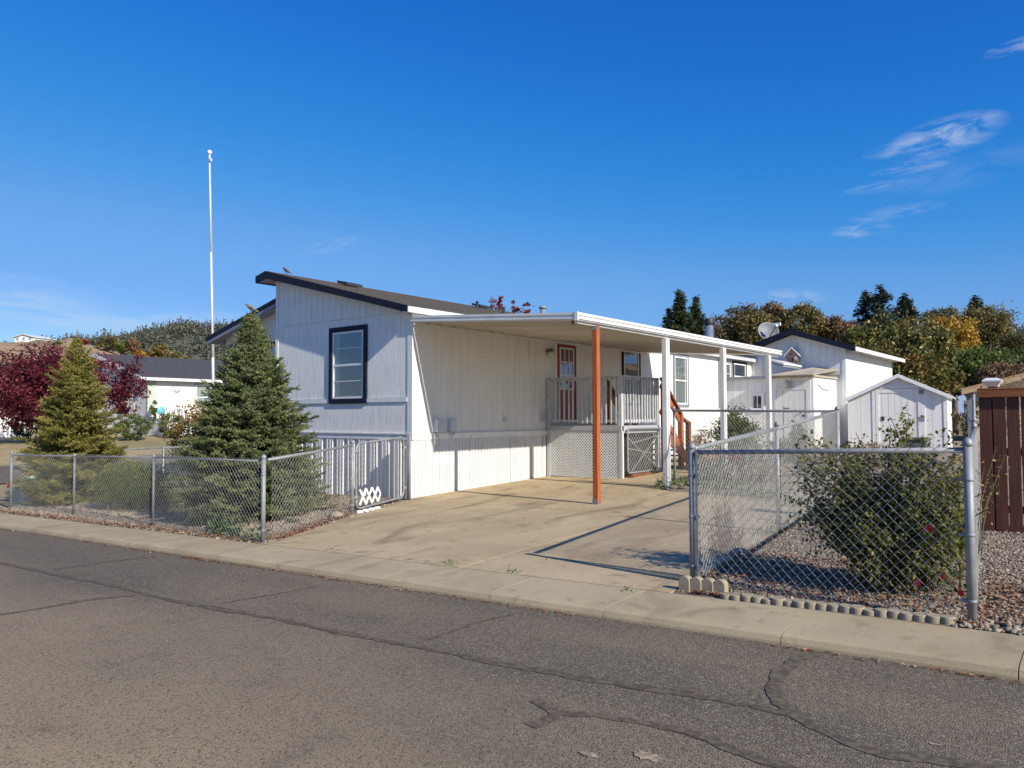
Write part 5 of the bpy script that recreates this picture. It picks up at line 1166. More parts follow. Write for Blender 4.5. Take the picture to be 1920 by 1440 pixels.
# ================================================================== NEIGHBOURING HOUSES
NX0, NY0 = -39.76, 19.7
nb = thing('neighbour_house', 'white house with grey shingle roof across the side street on the left', 'house', (NX0, NY0, .3))
ncx = -44.9; nze, nzp = 3.72, 5.10
mb = MB(); mb.prism([(ncx - (NX0 - ncx), NY0, .2), (NX0, NY0, .2), (NX0, NY0, nze), (ncx, NY0, nzp - .12), (2 * ncx - NX0, NY0, nze)], (0, 14, 0)); nw = obj('wall', mb, 'white_siding', nb)
def nzr(x): return nzp - abs(x - ncx) * (nzp - nze) / (NX0 - ncx)
for sg in (-1, 1):
    xe = ncx + sg * (NX0 - ncx + .35); mb = MB(); mb.hexa([(ncx, NY0 - .5, nzr(ncx)), (xe, NY0 - .5, nzr(xe)), (xe, NY0 + 14.3, nzr(xe)), (ncx, NY0 + 14.3, nzr(ncx)), (ncx, NY0 - .5, nzr(ncx) + .07 + .001 * sg), (xe, NY0 - .5, nzr(xe) + .07), (xe, NY0 + 14.3, nzr(xe) + .07), (ncx, NY0 + 14.3, nzr(ncx) + .07 + .001 * sg)]); nr = obj('roof', mb, 'shingle_far', nb)
    mb = MB(); mb.prism([(ncx, NY0 - .502, nzr(ncx) - .14), (xe, NY0 - .502, nzr(xe) - .14), (xe, NY0 - .502, nzr(xe) + .05), (ncx, NY0 - .502, nzr(ncx) + .05)], (0, -.04, 0)); obj('fascia', mb, 'white_trim', nr)
mb = MB(); mb.box((xe, NY0 - .5, nzr(xe) - .12), (xe + .10, NY0 + 14.3, nzr(xe) + .03)); obj('gutter', mb, 'white_metal', nb)
mb = MB(); mb.box((NX0 + .001, NY0 + .02, 1.32), (NX0 + .03, NY0 + 13.9, 1.42)); mb.box((NX0 - .02, NY0 - .03, .4), (NX0 + .03, NY0 + .07, nze - .02)); obj('trim', mb, 'sage_paint', nb)
for (a, b) in ((.08, .42), (2.35, 2.55), (3.6, 4.2)): mb = MB(); mb.box((NX0 + .001, NY0 + a, 1.44), (NX0 + .02, NY0 + b, 2.1 if a > 1 else 3.6)); obj('wall_panel', mb, 'sage_paint', nb)
window(nb, 'window', (NX0, NY0, 0), WX, NX, 2.55, 3.6, 1.9, 3.45, 'sage_paint', .1, glass='glass_pale', rail=.5)
window(nb, 'window', (0, NY0, 0), UXn, NY, -42.6, -41.2, 2.0, 3.4, 'sage_paint', .1, glass='glass', rail=.5)
window(nb, 'window', (0, NY0, 0), UXn, NY, -44.2, -43.0, 4.0, 4.5, 'sage_paint', .08, glass='glass_pale', rail=0)
np_ = onX(331, 730, NX0); mb = MB(); mb.lathe((NX0 + .02, np_.y, np_.z), [(.17, 0), (.17, .03), (.1, .05)], 14, NX)
for k in range(12):
    a = k * math.pi / 6; mb.prism([(NX0 + .021, np_.y + math.cos(a - .13) * .18, np_.z + math.sin(a - .13) * .18), (NX0 + .021, np_.y + math.cos(a + .13) * .18, np_.z + math.sin(a + .13) * .18), (NX0 + .021, np_.y + math.cos(a) * .36, np_.z + math.sin(a) * .36)], (.02, 0, 0))
tag(obj('wall_ornament', mb, 'grey_plastic'), 'sunburst wall ornament hanging on the white house across the side street', 'ornament')
# its small porch with railing
pz = 1.32; mb = MB(); mb.box((NX0 + .03, NY0 + .05, .3), (NX0 + 1.5, NY0 + 1.35, pz)); np2 = obj('porch', mb, 'white_siding', nb)
for k in range(9): mb = MB(); y = NY0 + .1 + k * .145; mb.box((NX0 + 1.42, y, pz), (NX0 + 1.47, y + .05, pz + .95)); obj('baluster', mb, 'white_trim', np2)
mb = MB(); mb.box((NX0 + 1.40, NY0 + .05, pz + .95), (NX0 + 1.49, NY0 + 1.35, pz + 1.02)); mb.box((NX0 + 1.40, NY0 + 1.27, pz), (NX0 + 1.49, NY0 + 1.35, pz + .951)); obj('rail', mb, 'white_trim', np2)
q = onX(302, 770, NX0 + 1.5); mb = MB(); mb.lathe((NX0 + 1.50, q.y, q.z), [(.21, 0), (.22, .012), (.21, .03), (.02, .04)], 14, NX); tag(obj('round_sign', mb, 'teal_paint'), 'round turquoise sign on the porch rail of the white house across the side street', 'sign')
q = onX(290, 756, NX0 + .9)
shrub('topiary', 'slim green topiary standing on the porch of the house across the side street', (NX0 + .9, q.y, pz), (.20, .20, .62), 'green_leaf', 51, 500, .12, cat='plant', stems=3)
nb2 = thing('neighbour_house', 'white house with dark roof at the far left edge behind the red maple', 'house', (-50, 13, .3))
mb = MB(); mb.box((-62, 13.5, .2), (-46.5, 22, 3.3)); obj('wall', mb, 'white_siding', nb2)
mb = MB(); mb.prism([(-62.5, 13, 3.3), (-62.5, 22.5, 3.3), (-62.5, 17.7, 4.9)], (16.4, 0, 0)); obj('roof', mb, 'shingle_far', nb2)
for k in range(3): window(nb2, 'window', (0, 13.48, 0), UXn, NY, -49.5 - 4 * k, -48.2 - 4 * k, 1.6, 2.8, 'sage_paint', .1, glass='glass', rail=.5)
mb = MB(); mb.box((-49, 11.8, .2), (-46.5, 13.45, 1.1)); pp = obj('porch', mb, 'white_siding', nb2)
# hill house and the tan house on the right
hp = at(65, 641, 255); hh = thing('hill_house', 'small white house on top of the dry grass hill at the left', 'house', hp)
def simple_house(t, c, w, d, h, pk, ang, wallm, roofm, wins=3):
    ca, sa_ = math.cos(ang), math.sin(ang); X = Vector((ca, sa_, 0)); Y = Vector((-sa_, ca, 0)); c = Vector(c); Z = Vector((0, 0, 1))
    P = lambda x, y, z: c + X * x + Y * y + Z * z
    mb = MB(); mb.prism([P(-w / 2, -d / 2, -2), P(w / 2, -d / 2, -2), P(w / 2, -d / 2, h), P(0, -d / 2, pk - .1), P(-w / 2, -d / 2, h)], Y * d); obj('wall', mb, wallm, t)
    for s in (-1, 1):
        k = (pk - h) / (w / 2); e = s * (w / 2 + .5); ze = pk - abs(e) * k; o = .001 * s
        mb = MB(); mb.hexa([P(0, -d / 2 - .5, pk), P(e, -d / 2 - .5, ze), P(e, d / 2 + .5, ze), P(0, d / 2 + .5, pk), P(0, -d / 2 - .5, pk + .16 + o), P(e, -d / 2 - .5, ze + .16), P(e, d / 2 + .5, ze + .16), P(0, d / 2 + .5, pk + .16 + o)]); obj('roof', mb, roofm, t)
    for i in range(wins):
        x = -w / 2 + w * (i + .5) / wins; q = P(x, -d / 2 - .01, h * .5); mb = MB(); mb.prism([q - X * .5 - Z * .5, q + X * .5 - Z * .5, q + X * .5 + Z * .6, q - X * .5 + Z * .6], -Y * .05); wdw = obj('window', mb, 'white_trim', t)
        q = q - Y * .055; mb = MB(); mb.prism([q - X * .42 - Z * .42, q + X * .42 - Z * .42, q + X * .42 + Z * .52, q - X * .42 + Z * .52], -Y * .01); obj('pane', mb, 'glass', wdw)
simple_house(hh, hp, 7.0, 9, 1.1, 2.0, R_(28), 'white_siding', 'white_metal', 3)
q0_, q1 = onY(1822, 752, 40), onY(1824, 726, 40)
tn = thing('neighbour_house', 'tan house with brown roof edge behind the board fence at the right', 'house', (q0_.x, 40, .5))
tx0 = q0_.x
def tz(x): return q1.z - .1 + (x - tx0) * .27
mb = MB(); mb.prism([(tx0, 40, .2), (tx0 + 14, 40, .2), (tx0 + 14, 40, tz(tx0)), (tx0 + 7.0, 40, tz(tx0 + 7.0)), (tx0, 40, tz(tx0))], (0, 9.5, 0)); tw = obj('wall', mb, 'tan_siding', tn)
mb = MB(); mb.hexa([(tx0 - .4, 39.4, tz(tx0 - .4) + .02), (tx0 + 7.0, 39.4, tz(tx0 + 7.0) + .02), (tx0 + 7.0, 50, tz(tx0 + 7.0) + .02), (tx0 - .4, 50, tz(tx0 - .4) + .02), (tx0 - .4, 39.4, tz(tx0 - .4) + .14), (tx0 + 7.0, 39.4, tz(tx0 + 7.0) + .14), (tx0 + 7.0, 50, tz(tx0 + 7.0) + .14), (tx0 - .4, 50, tz(tx0 - .4) + .14)]); tr = obj('roof', mb, 'tan_roof', tn)
mb = MB(); mb.hexa([(tx0 + 14.4, 39.4, tz(tx0 - .4) + .02), (tx0 + 7.0, 39.4, tz(tx0 + 7.0) + .021), (tx0 + 7.0, 50, tz(tx0 + 7.0) + .021), (tx0 + 14.4, 50, tz(tx0 - .4) + .02), (tx0 + 14.4, 39.4, tz(tx0 - .4) + .14), (tx0 + 7.0, 39.4, tz(tx0 + 7.0) + .139), (tx0 + 7.0, 50, tz(tx0 + 7.0) + .139), (tx0 + 14.4, 50, tz(tx0 - .4) + .14)]); obj('roof', mb, 'tan_roof', tn)
mb = MB(); mb.prism([(tx0 - .4, 39.398, tz(tx0 - .4) - .14), (tx0 + 7.0, 39.398, tz(tx0 + 7.0) - .14), (tx0 + 7.0, 39.398, tz(tx0 + 7.0) + .03), (tx0 - .4, 39.398, tz(tx0 - .4) + .03)], (0, -.04, 0)); obj('fascia', mb, 'tan_trim', tr)
w0, w1 = onY(1821, 730, 40), onY(1850, 757, 40)
tn.rotation_euler.z = R_(9)
window(tn, 'window', (0, 39.97, 0), UXn, NY, w0.x, w1.x, w1.z, w0.z, 'brown_trim', .08, glass='glass_pale', rail=0, vert=(.5,))

# ================================================================== FLAG POLE, BIRDS, SMALL THINGS
fp = onY(402.5, 690, 12.7); ft = onY(393, 290, 12.6)
fb = Vector((fp.x + .06, 12.72, lot(fp.x, 12.7)))
flag = thing('flag_pole', 'tall white flag pole rising beside the left end of the house', 'flag pole', fb)
mb = MB(); mb.tube([fb - Vector((0, 0, .1)), fb.lerp(ft, .34), fb.lerp(ft, .36)], [.050, .048, .043], 10); mb.tube([fb.lerp(ft, .355), fb.lerp(ft, .69)], [.040, .036], 10); mb.tube([fb.lerp(ft, .685), ft], [.031, .026], 10); obj('pole', mb, 'white_metal', flag)
mb = MB(); mb.ball(ft + Vector((0, 0, .07)), .075, 12, 8); obj('ball', mb, 'white_metal', flag)
mb = MB(); mb.box(ft + Vector((-.02, -.03, -.22)), ft + Vector((.10, .03, -.14))); mb.tube([ft + Vector((.06, 0, -.2)), fb.lerp(ft, .55) + Vector((.055, 0, 0)), fb + Vector((.06, 0, .9))], .006, 4); obj('halyard', mb, 'grey_plastic', flag)
def bird(label, p, yaw, m, s=1.0):
    t = thing('bird', label, 'bird', p, None); p = Vector(p); d = Vector((math.cos(yaw), math.sin(yaw), 0)); mb = MB()
    def q(f, z): return p + d * f * s + Vector((0, 0, z * s))
    mb.tube([q(-.115, .015), q(-.06, .035), q(-.03, .055), q(.0, .078), q(.03, .098), q(.045, .116), q(.058, .124), q(.07, .122), q(.078, .118)], [.010 * s, .013 * s, .026 * s, .034 * s, .031 * s, .022 * s, .021 * s, .014 * s, .004 * s], 10)
    obj('body', mb, m, t); sd = Vector((-d.y, d.x, 0)) * s
    mb = MB(); mb.tube([q(.076, .119), q(.094, .115)], [.005 * s, .001], 5); obj('beak', mb, 'black_metal', t)
    for sg in (-1, 1):
        mb = MB(); mb.prism([q(.03, .10) + sd * .028 * sg, q(-.02, .088) + sd * .036 * sg, q(-.085, .03) + sd * .014 * sg, q(-.03, .05) + sd * .034 * sg], sd * .004 * sg); obj('wing', mb, 'bird_dark', t)
        mb = MB(); mb.tube([q(.0, .05) + sd * .012 * sg, q(.005, .0) + sd * .012 * sg], .0025 * s, 4); obj('leg', mb, 'black_metal', t)
SPX = onG(475, 970); SBX = onY(469, 780, 7.55).x; SB = Vector((SBX, 7.55, lot(SBX, 7.55)))
bt = onY(462, 588, SB.y)
bird('small pale brown bird perched on the top of the big spruce', (SB.x, SB.y - .01, bt.z + .0), R_(215), 'bird_brown', 1.15)
br = onY(509, 518, YR + .5)
bird('small dark bird perched on the roof ridge above the step wall', (-15.22, YR + .5, rz(-15.22) + .205), R_(200), 'bird_dark', 1.2)
# bag, stake flags
q = onG(60, 908); mb = MB(); mb.ball((q.x, q.y, q.z + .14), .17, 12, 8, (1.3, .8, .75)); mb.ball((q.x + .2, q.y + .05, q.z + .08), .10, 10, 7, (1.2, .9, .7)); tag(obj('bag', mb, 'bag_green'), 'pale green bag lying on the gravel behind the left end of the kerb fence', 'bag')
for k, (px, py) in enumerate(((12, 925), (26, 918))):
    q = onG(px, py + 14); t = thing('marker_flag', ['orange marker flag on a thin wire at the left edge behind the fence', 'orange marker flag nearer the fence post at the left edge'][k], 'marker flag', q, 'orange marker flags in the left yard')
    mb = MB(); mb.tube([q, q + Vector((0, 0, .42))], .004, 4); obj('wire', mb, 'galv', t); mb = MB(); mb.prism([q + Vector((0, 0, .30)), q + Vector((.12, .02, .29)), q + Vector((.13, .03, .39)), q + Vector((0, 0, .41))], (0, .004, 0)); obj('flag', mb, 'orange_flag', t)
# scalloped edging: one upright block of four lobes and the row of low single stones
e0 = Vector((-3.10, 6.37, lot(-3.1, 6.4)))
eb = thing('edging_block', 'upright scalloped concrete edging block at the foot of the corner fence post by the driveway', 'edging', e0, None)
for k in range(4):
    c = e0 + Vector((.0 + .105 * k, .028 + .012 * k - .005, 0)); mb = MB(); P = [(c.x - .052, c.y, c.z - .03), (c.x + .052, c.y, c.z - .03), (c.x + .052, c.y, c.z + .088)] + [(c.x + .052 * math.cos(a), c.y, c.z + .088 + .048 * math.sin(a)) for a in [R_(i * 22.5) for i in range(1, 8)]] + [(c.x - .052, c.y, c.z + .088)]
    mb.prism(P, (.01, .065, 0)); obj('lobe', mb, 'stone_cast', eb, .006)
sa_, sb_ = onG(1362, 1122), onG(1775, 1168)
ns = 20          # counted from both ends of the row
first = None
for k in range(ns):
    tt = k / (ns - 1); p = sa_.lerp(sb_, tt) + Vector((rnd.uniform(-.004, .004), .01 + rnd.uniform(-.006, .006), 0))
    if first is None:
        mb = MB(); mb.prism([(.056 * math.cos(R_(a)), .056 * math.sin(R_(a)), -.05) for a in range(0, 360, 15)], (0, 0, .090)); o = obj('edging_stone', mb, 'stone_cast', bevel=.006); first = o
    else: o = first.copy(); COL.objects.link(o)
    o.location = (p.x, p.y, lot(p.x, p.y) + .004 + rnd.uniform(-.006, .008)); o.rotation_euler = (rnd.uniform(-.06, .06), rnd.uniform(-.06, .06), rnd.uniform(0, 6)); s_ = rnd.uniform(.92, 1.06); o.scale = (s_, s_, s_)
    ORD = ['first', 'second', 'third', 'fourth', 'fifth', 'sixth', 'seventh', 'eighth', 'ninth', 'tenth']
    tag(o, ORD[k] + ' low round edging stone counted from the upright block' if k < 10 else ORD[ns - 1 - k] + ' low round edging stone back from the thick corner post', 'edging', 'round edging stones along the kerb')
# two flat rocks at the white carport post
for (px, py, s_, wh) in ((1262, 916, .10, 'largest'), (1282, 917, .09, 'rightmost'), (1247, 918, .06, 'smallest')):
    q = onG(px, py); mb = MB(); mb.ball((q.x, q.y, q.z + .02), s_, 9, 6, (1.5, .8, .45)); tag(obj('rock', mb, 'stone_cast'), wh + ' of three flat tan rocks at the foot of the nearest white carport post', 'rock', 'flat rocks at the carport post')
for (px, py, s_) in ((630, 1022 - 52, .12), (212, 968, .11), (1388, 1043, .10)):
    q = onG(px, py); mb = MB(); mb.ball((q.x, q.y, q.z + .03), s_, 9, 6, (1.2, .9, .6)); tag(obj('rock', mb, 'stone_cast'), {630: 'tan rock in the leaf litter between the big spruce and the driveway', 212: 'pale rock on the gravel behind the kerb fence at the left', 1388: 'tan rock at the gravel edge behind the rising fence rail'}[px], 'rock')

# ================================================================== TREES AND SHRUBS IN THE YARDS
Hs = (bt.z - SB.z) - .10
spruce('spruce_tree', 'dense blue green spruce in front of the house with a bird on its tip', SB, Hs, 1.28, 'spruce_blue', 3, density=1.3, needle=.027, step=.068)
S2X = onY(142, 780, 7.35).x; S2 = Vector((S2X, 7.35, lot(S2X, 7.35))); tip = onY(136, 622, S2.y)
spruce('spruce_tree', 'yellowish olive spruce with long bare shoots at its top', S2, tip.z - S2.z - .25, 1.22, 'spruce_olive', 5, density=.95, step=.09, leader=.9, needle=.031, gaps=.06, upsweep=.25)
# juniper between the spruces
shrub('juniper_shrub', 'low feathery yellow green shrub behind the kerb fence between the two spruces', (-15.1, 7.25, lot(-15.1, 7.25)), (1.15, .6, .44), 'green_leaf', 21, 8500, .05)
# red maple
MB0 = onG(95, 868)
M0 = Vector((-26.6, 14.2, 0)); M0.z = lot(M0.x, M0.y)
mc = onY(75, 722, 14.2); m2 = onY(228, 715, 14.2)
broad_tree('red_maple', 'wide dark red maple behind the olive spruce on the left', (mc.x + 1.2, 14.2, lot(mc.x, 14.2)), (mc.x, 14.2, mc.z + .05), (3.1, 2.4, 1.9), 'maple_leaf', 31, 320, 46, .16, .09, shell=.15, clump=.22, nl=20, extra=[((m2.x - .3, 14.0, m2.z - .15), (1.5, 1.5, 1.35), 60), ((mc.x - 1.6, 14, mc.z - .5), (1.8, 1.5, 1.7), 90), ((mc.x + .9, 13.6, mc.z - 1.0), (2.3, 1.5, 1.0), 60)])
# yellow-orange autumn shrub left of the big spruce
q = onY(362, 800, 13.5)
shrub('autumn_shrub', 'tall yellow and rust coloured shrub left of the big spruce', (q.x, 13.5, lot(q.x, 13.5)), (.8, .8, 1.15), 'autumn_leaf', 33, 5600, .085, stems=22)
# clipped hedges before the neighbour's house
for i, (px, py, r, h) in enumerate(((245, 838, 1.05, .62), (321, 836, .80, .62), (54, 842, 1.0, .62), (110, 838, .9, .55))):
    X = NX0 + 2.6 if i < 2 else NX0 - 3 if i == 3 else -43.5; q = onX(px, py, X); z = lot(X, q.y)
    shrub('hedge', ['rounded clipped green hedge in front of the neighbour porch', 'clipped hedge with yellow new growth right of the neighbour porch', 'clipped green hedge at the far left under the red maple', 'small clipped green hedge under the red maple next to the olive spruce'][i], (X, q.y, z), (r, r * .8, h), 'hedge_leaf', 40 + i, 2200, .12, 'clipped hedges across the side street', cat='hedge', shell=.6, boxy=.98)
# the big rose bush behind the right front fence
RB = Vector((-1.56, 7.35, lot(-1.56, 7.35)))
def rosebush():
    rng = np.random.default_rng(77)
    t = thing('rose_bush', 'large leafy rose bush with a few red roses behind the right kerb fence', 'rose bush', RB)
    P, T, mb, tips = [], [], MB(), []
    for i in range(200):
        az = rng.uniform(0, 6.283); r = rng.uniform(.15, 1.0) ** .6; L = rng.uniform(.4, 1.42); top = Vector((math.cos(az) * .95 * r, math.sin(az) * .62 * r, L * (1.06 - .20 * r)))
        if i < 16 or i > 150: top = Vector((rng.uniform(-.72, .80), rng.uniform(-.62, .45), rng.uniform(.10, .85)))
        if i in (20, 21, 22): top = Vector((rng.uniform(.55, 1.0), -.05 + .1 * rng.normal(), rng.uniform(.9, 1.15)))
        if i in (30, 31, 32, 33): top = Vector((rng.uniform(-.1, .25), rng.uniform(-.2, .2), rng.uniform(1.38, 1.58)))
        if i in (40, 41, 42): top = Vector((-rng.uniform(.75, .95), rng.uniform(-.1, .3), rng.uniform(1.0, 1.35)))
        if i not in (20, 21, 22): top.x = min(top.x, -1.03 - RB.x)
        b = RB + Vector((rng.normal() * .12, rng.normal() * .10, -.02)); e = RB + top; m = b.lerp(e, .55) + Vector((0, 0, .12 + .08 * L))
        pts = [b, b.lerp(m, .5) + Vector((0, 0, .05)), m, e]; mb.tube(pts, [.010, .008, .006, .003], 5, False); tips.append(e)
        tb = rng.uniform(0, .55)
        nl = int(rng.choice([16, 34, 56]) * (b - e).length)
        for k in range(nl):
            u = rng.uniform(.12, 1.0); s = u * 3; j = min(int(s), 2); p = pts[j].lerp(pts[j + 1], s - j)
            sd = Vector(rng.normal(size=3)).normalized(); ll = rng.uniform(.05, .17)
            for w in range(5):
                P.append(tuple(p + sd * ll * (.3 + .2 * w) + Vector(rng.normal(size=3) * .018))); T.append(tb + rng.uniform(0, .3) + (.18 if rng.uniform() < .12 else 0))
    P = np.array(P); P = P[:, :]; T = np.array(T); k = P[:, 2] > RB.z + .03; P, T = P[k], T[k]
    k2 = (P[:, 0] < -.99) | (rng.uniform(size=len(P)) < .03); P, T = P[k2], T[k2]
    # keep the bush clear of the fence plane
    fy = 6.72 + (P[:, 0] + 3.16) * (6.52 - 6.72) / 2.275; P[:, 1] = np.where(P[:, 1] < fy + .05, fy + .05 + rng.uniform(0, .12, len(P)), P[:, 1])
    V, Fq, tt = leaf_quads(P, .043, rng, T, up=.5, aspect=.60); npmesh('foliage', V, Fq, 'rose_leaf', t, tt)
    obj('cane', mb, 'cane', t, kind='stuff')
    for (px, py, dy, m, s) in ((1743, 990, -.55, 'rose', .027), (1720, 1093, -.62, 'pink_rose', .026), (1768, 1082, -.6, 'pink_rose', .021), (1802, 1112, -.70, 'rose', .025), (1600, 845, -.2, 'rose', .026), (1646, 1000, -.4, 'pink_rose', .016), (1656, 889, -.3, 'pink_rose', .014)):
        c = onY(px, py, RB.y + dy); mb = MB(); mb.ball(c, s * .5, 8, 6)
        for ring_ in range(3):
            for k in range(6):
                a = k * 1.047 + ring_ * .5; rr = s * (.35 + .35 * ring_); d = Vector((math.cos(a), math.sin(a), 0)); up = Vector((0, 0, 1)); f = Vector((-.3, -.9, .3)).normalized(); e1 = f.orthogonal().normalized(); e2 = f.cross(e1)
                o = e1 * math.cos(a) + e2 * math.sin(a); sp_ = e2 * math.cos(a) - e1 * math.sin(a); p = c + o * rr * .7 + f * s * (.5 - .25 * ring_)
                mb.prism([p - sp_ * s * .4 - o * s * .2, p + sp_ * s * .4 - o * s * .2, p + sp_ * s * .28 + o * s * .35 + f * s * .1, p - sp_ * s * .28 + o * s * .35 + f * s * .1], f * s * .06)
        obj('rose', mb, m, t)
rosebush()
# garden behind the back fence
q = onY(1382, 800, 17.5)
shrub('garden_shrub', 'round bright green shrub behind the back chain link fence', (q.x, 17.5, lot(q.x, 17.5)), (.55, .5, .74), 'green_leaf', 61, 5200, .075, stems=12)
P_ = onY(1375, 870, 15.6)
t = shrub('geranium_plant', 'low plant crowned with bright red flowers behind the back fence', (P_.x, 15.6, lot(P_.x, 15.6)), (.62, .4, .30), 'sage_leaf', 62, 2200, .055, cat='flowering plant', stems=10)
for (px, py) in ((1376, 846), (1378, 852), (1386, 856), (1372, 850), (1392, 861), (1384, 866), (1368, 858), (1381, 859), (1400, 846), (1413, 850), (1356, 852), (1349, 852), (1330, 855), (1338, 858), (1312, 878), (1389, 870)):
    c = onY(px, py, 15.3 + rnd.uniform(-.1, .2)); mb = MB()
    for k in range(7): mb.ball(c + Vector((rnd.gauss(0, .02), rnd.gauss(0, .02), rnd.gauss(0, .016))), .018, 6, 4)
    obj('flower', mb, 'rose', t)
gp = [((1330, 885), 'sage_leaf', .5, .22, 'sprawling grey green plant low behind the back fence left of the red flowers'), ((1430, 870), 'sage_leaf', .55, .30, 'grey green plant behind the back fence right of the red flowers'), ((1500, 850), 'sage_leaf', .35, .50, 'upright grey green plant behind the back fence near the tall post'), ((1540, 850), 'dry_leaf', .4, .38, 'dry tan plant behind the back fence under the tall post'), ((1460, 868), 'sage_leaf', .4, .36, 'leafy plant in the middle of the rear garden'), ((1312, 828), 'dry_leaf', .35, .45, 'bare brown twiggy plant against the white wall of the house behind the back fence'), ((1495, 815), 'green_leaf', .22, .55, 'spindly green plant before the lean-to door'), ((1640, 850), 'dry_leaf', .6, .25, 'dry brown plant in front of the garden shed'), ((1410, 885), 'dry_leaf', .7, .18, 'flat dry plant on the tan soil behind the back fence')]
for i, ((px, py), m, r, h, lb) in enumerate(gp):
    Y = (15.2, 15.5, 16.8, 16.5, 18.5, 19.5, 20.5, 19.0, 14.9)[i]; q = onY(px, py, Y); shrub('garden_plant', lb, (q.x, Y, lot(q.x, Y)), (r, r * .7, h), m, 70 + i, 1500, .06, 'plants in the rear garden', cat='plant', stems=14)
# leaning tall stake seen in the garden
for (px, py, px2, py2) in ((1470, 762, 1470, 850),):
    a, b = onY(px, py, 19), onY(px2, py2, 19); b.z = lot(b.x, 19); mb = MB(); mb.tube([b, a], .018, 6); mb.bar(a - Vector((.0, 0, .05)), a + Vector((.14, 0, -.05)), .03, .03); tag(obj('garden_stake', mb, 'galv'), 'thin grey metal stake standing in the rear garden before the lean-to door', 'stake')

# ================================================================== BACKGROUND TREES
def ground_at(x, y): return lot(x, y)
def bt_conifer(lb, px, top, wpx, depth, m, seed, **k):
    p = at(px, 740, depth); tp = at(px, top, depth); z = lot(p.x, p.y); R = wpx / F * depth * .5
    k.setdefault('leaf', depth * .0048)
    conifer('conifer_tree', lb, (p.x, p.y, z), tp.z - z, R, m, seed, group='evergreens behind the houses', **k)
bt_conifer('tallest pointed olive evergreen left of the stove pipe', 1276, 543, 132, 58, 'conifer_leaf', 101, levels=46, low=.15)
bt_conifer('pointed evergreen just left of the stove pipe', 1307, 556, 104, 60, 'conifer_leaf', 102, levels=42, low=.15)
bt_conifer('small dark evergreen at the left end of the evergreen row', 1255, 576, 72, 64, 'grey_conifer_leaf', 103, levels=36, low=.15)
bt_conifer('left one of two tall layered dark firs behind the leafy tree', 1628, 543, 128, 72, 'grey_conifer_leaf', 104, levels=30, sparse=.12, droop=.30, fan=.8, low=.3)
bt_conifer('taller right one of two layered dark firs behind the leafy tree', 1655, 534, 148, 70, 'grey_conifer_leaf', 105, levels=30, sparse=.12, droop=.28, fan=.8, low=.3)
bt_conifer('single dark fir with dense pointed top right of the two tall firs', 1700, 551, 136, 66, 'grey_conifer_leaf', 106, levels=38, droop=.3, low=.3)
bt_conifer('dark fir tip rising out of the brown broad tree at the right', 1833, 555, 120, 74, 'grey_conifer_leaf', 107, levels=36, low=.35)
def bt_broad(lb, px, py, wpx, hpx, depth, m, seed, n=60, per=40, name='broadleaf_tree', lf=.0075, extra=None, **k):
    c = at(px, py, depth); z = lot(c.x, c.y); s = depth / F
    ex = [((at(a, b, depth).x, at(a, b, depth).y, at(a, b, depth).z), (w * s / 2, w * s / 2, h * s / 2), nn) for (a, b, w, h, nn) in extra] if extra else None
    broad_tree(name, lb, (c.x, c.y, z), tuple(c), (wpx * s / 2, wpx * s / 2, hpx * s / 2), m, seed, int(n * 1.5), int(per * 1.5), depth * lf * .68, .012 * depth / 3, 'grey_bark', 'broadleaf trees behind the houses', extra=ex, **k)
bt_broad('thin bare grey tree right of the stove pipe', 1347, 612, 44, 56, 66, 'brown_leaf', 111, 18, 16, lf=.005, nl=18, twigs=60)
bt_broad('broad dark oak left of the satellite dish', 1400, 618, 96, 80, 55, 'oak_leaf', 112, 90, 40, lf=.007)
bt_broad('brown topped tree behind the satellite dish', 1450, 605, 62, 76, 62, 'brown_leaf', 113, 60, 36, lf=.006, twigs=40)
bt_broad('spreading olive brown oak above the outbuilding ridge', 1502, 605, 84, 66, 60, 'oak_leaf', 114, 60, 36, lf=.006, twigs=40, extra=[(1540, 622, 60, 44, 30)])
bt_broad('low rusty brown tree right of the outbuilding ridge', 1568, 618, 84, 44, 60, 'brown_leaf', 115, 60, 36, lf=.006, twigs=30)
bt_broad('large glossy leafy tree with bronze tinted drooping leaves behind the garden shed', 1672, 675, 160, 150, 40, 'cherry_leaf', 116, 150, 44, lf=.0085, flat=1.1, clump=.2, extra=[(1745, 650, 90, 90, 60), (1610, 655, 70, 90, 50), (1760, 720, 90, 80, 50)])
bt_broad('yellow autumn tree behind the leafy tree', 1786, 632, 96, 62, 56, 'yellow_leaf', 117, 70, 40, lf=.0065, extra=[(1760, 615, 50, 40, 20)])
bt_broad('tall brown and olive broad tree under the fir tip at the right', 1845, 612, 92, 76, 66, 'oak_leaf', 118, 80, 36, lf=.006, twigs=40, extra=[(1868, 640, 70, 60, 40), (1830, 660, 80, 60, 40)])
bt_broad('pale green thin tree behind the yellow tree', 1768, 594, 60, 34, 74, 'sage_leaf', 119, 40, 30, lf=.005, extra=[(1735, 600, 46, 38, 24)])
bt_broad('dark green tree behind the tan house at the right edge', 1840, 690, 120, 70, 46, 'hedge_leaf', 120, 80, 36, lf=.007, extra=[(1790, 690, 70, 60, 40), (1900, 680, 70, 60, 30)])
bt_broad('olive tree mass at the far right edge above the tan house', 1935, 645, 110, 70, 60, 'oak_leaf', 121, 70, 36, lf=.006, twigs=30)
bt_broad('tangled rusty tree in front of the tan house roof', 1880, 700, 90, 40, 36, 'brown_leaf', 122, 40, 26, lf=.006, twigs=40)
bt_broad('dim green tree low behind the carport roof', 1330, 640, 150, 40, 70, 'oak_leaf', 123, 60, 36, lf=.006)
bt_broad('dim brown tree low behind the outbuilding', 1590, 640, 120, 40, 72, 'oak_leaf', 124, 50, 36, lf=.006)
rt = onY(945, 585, 31)
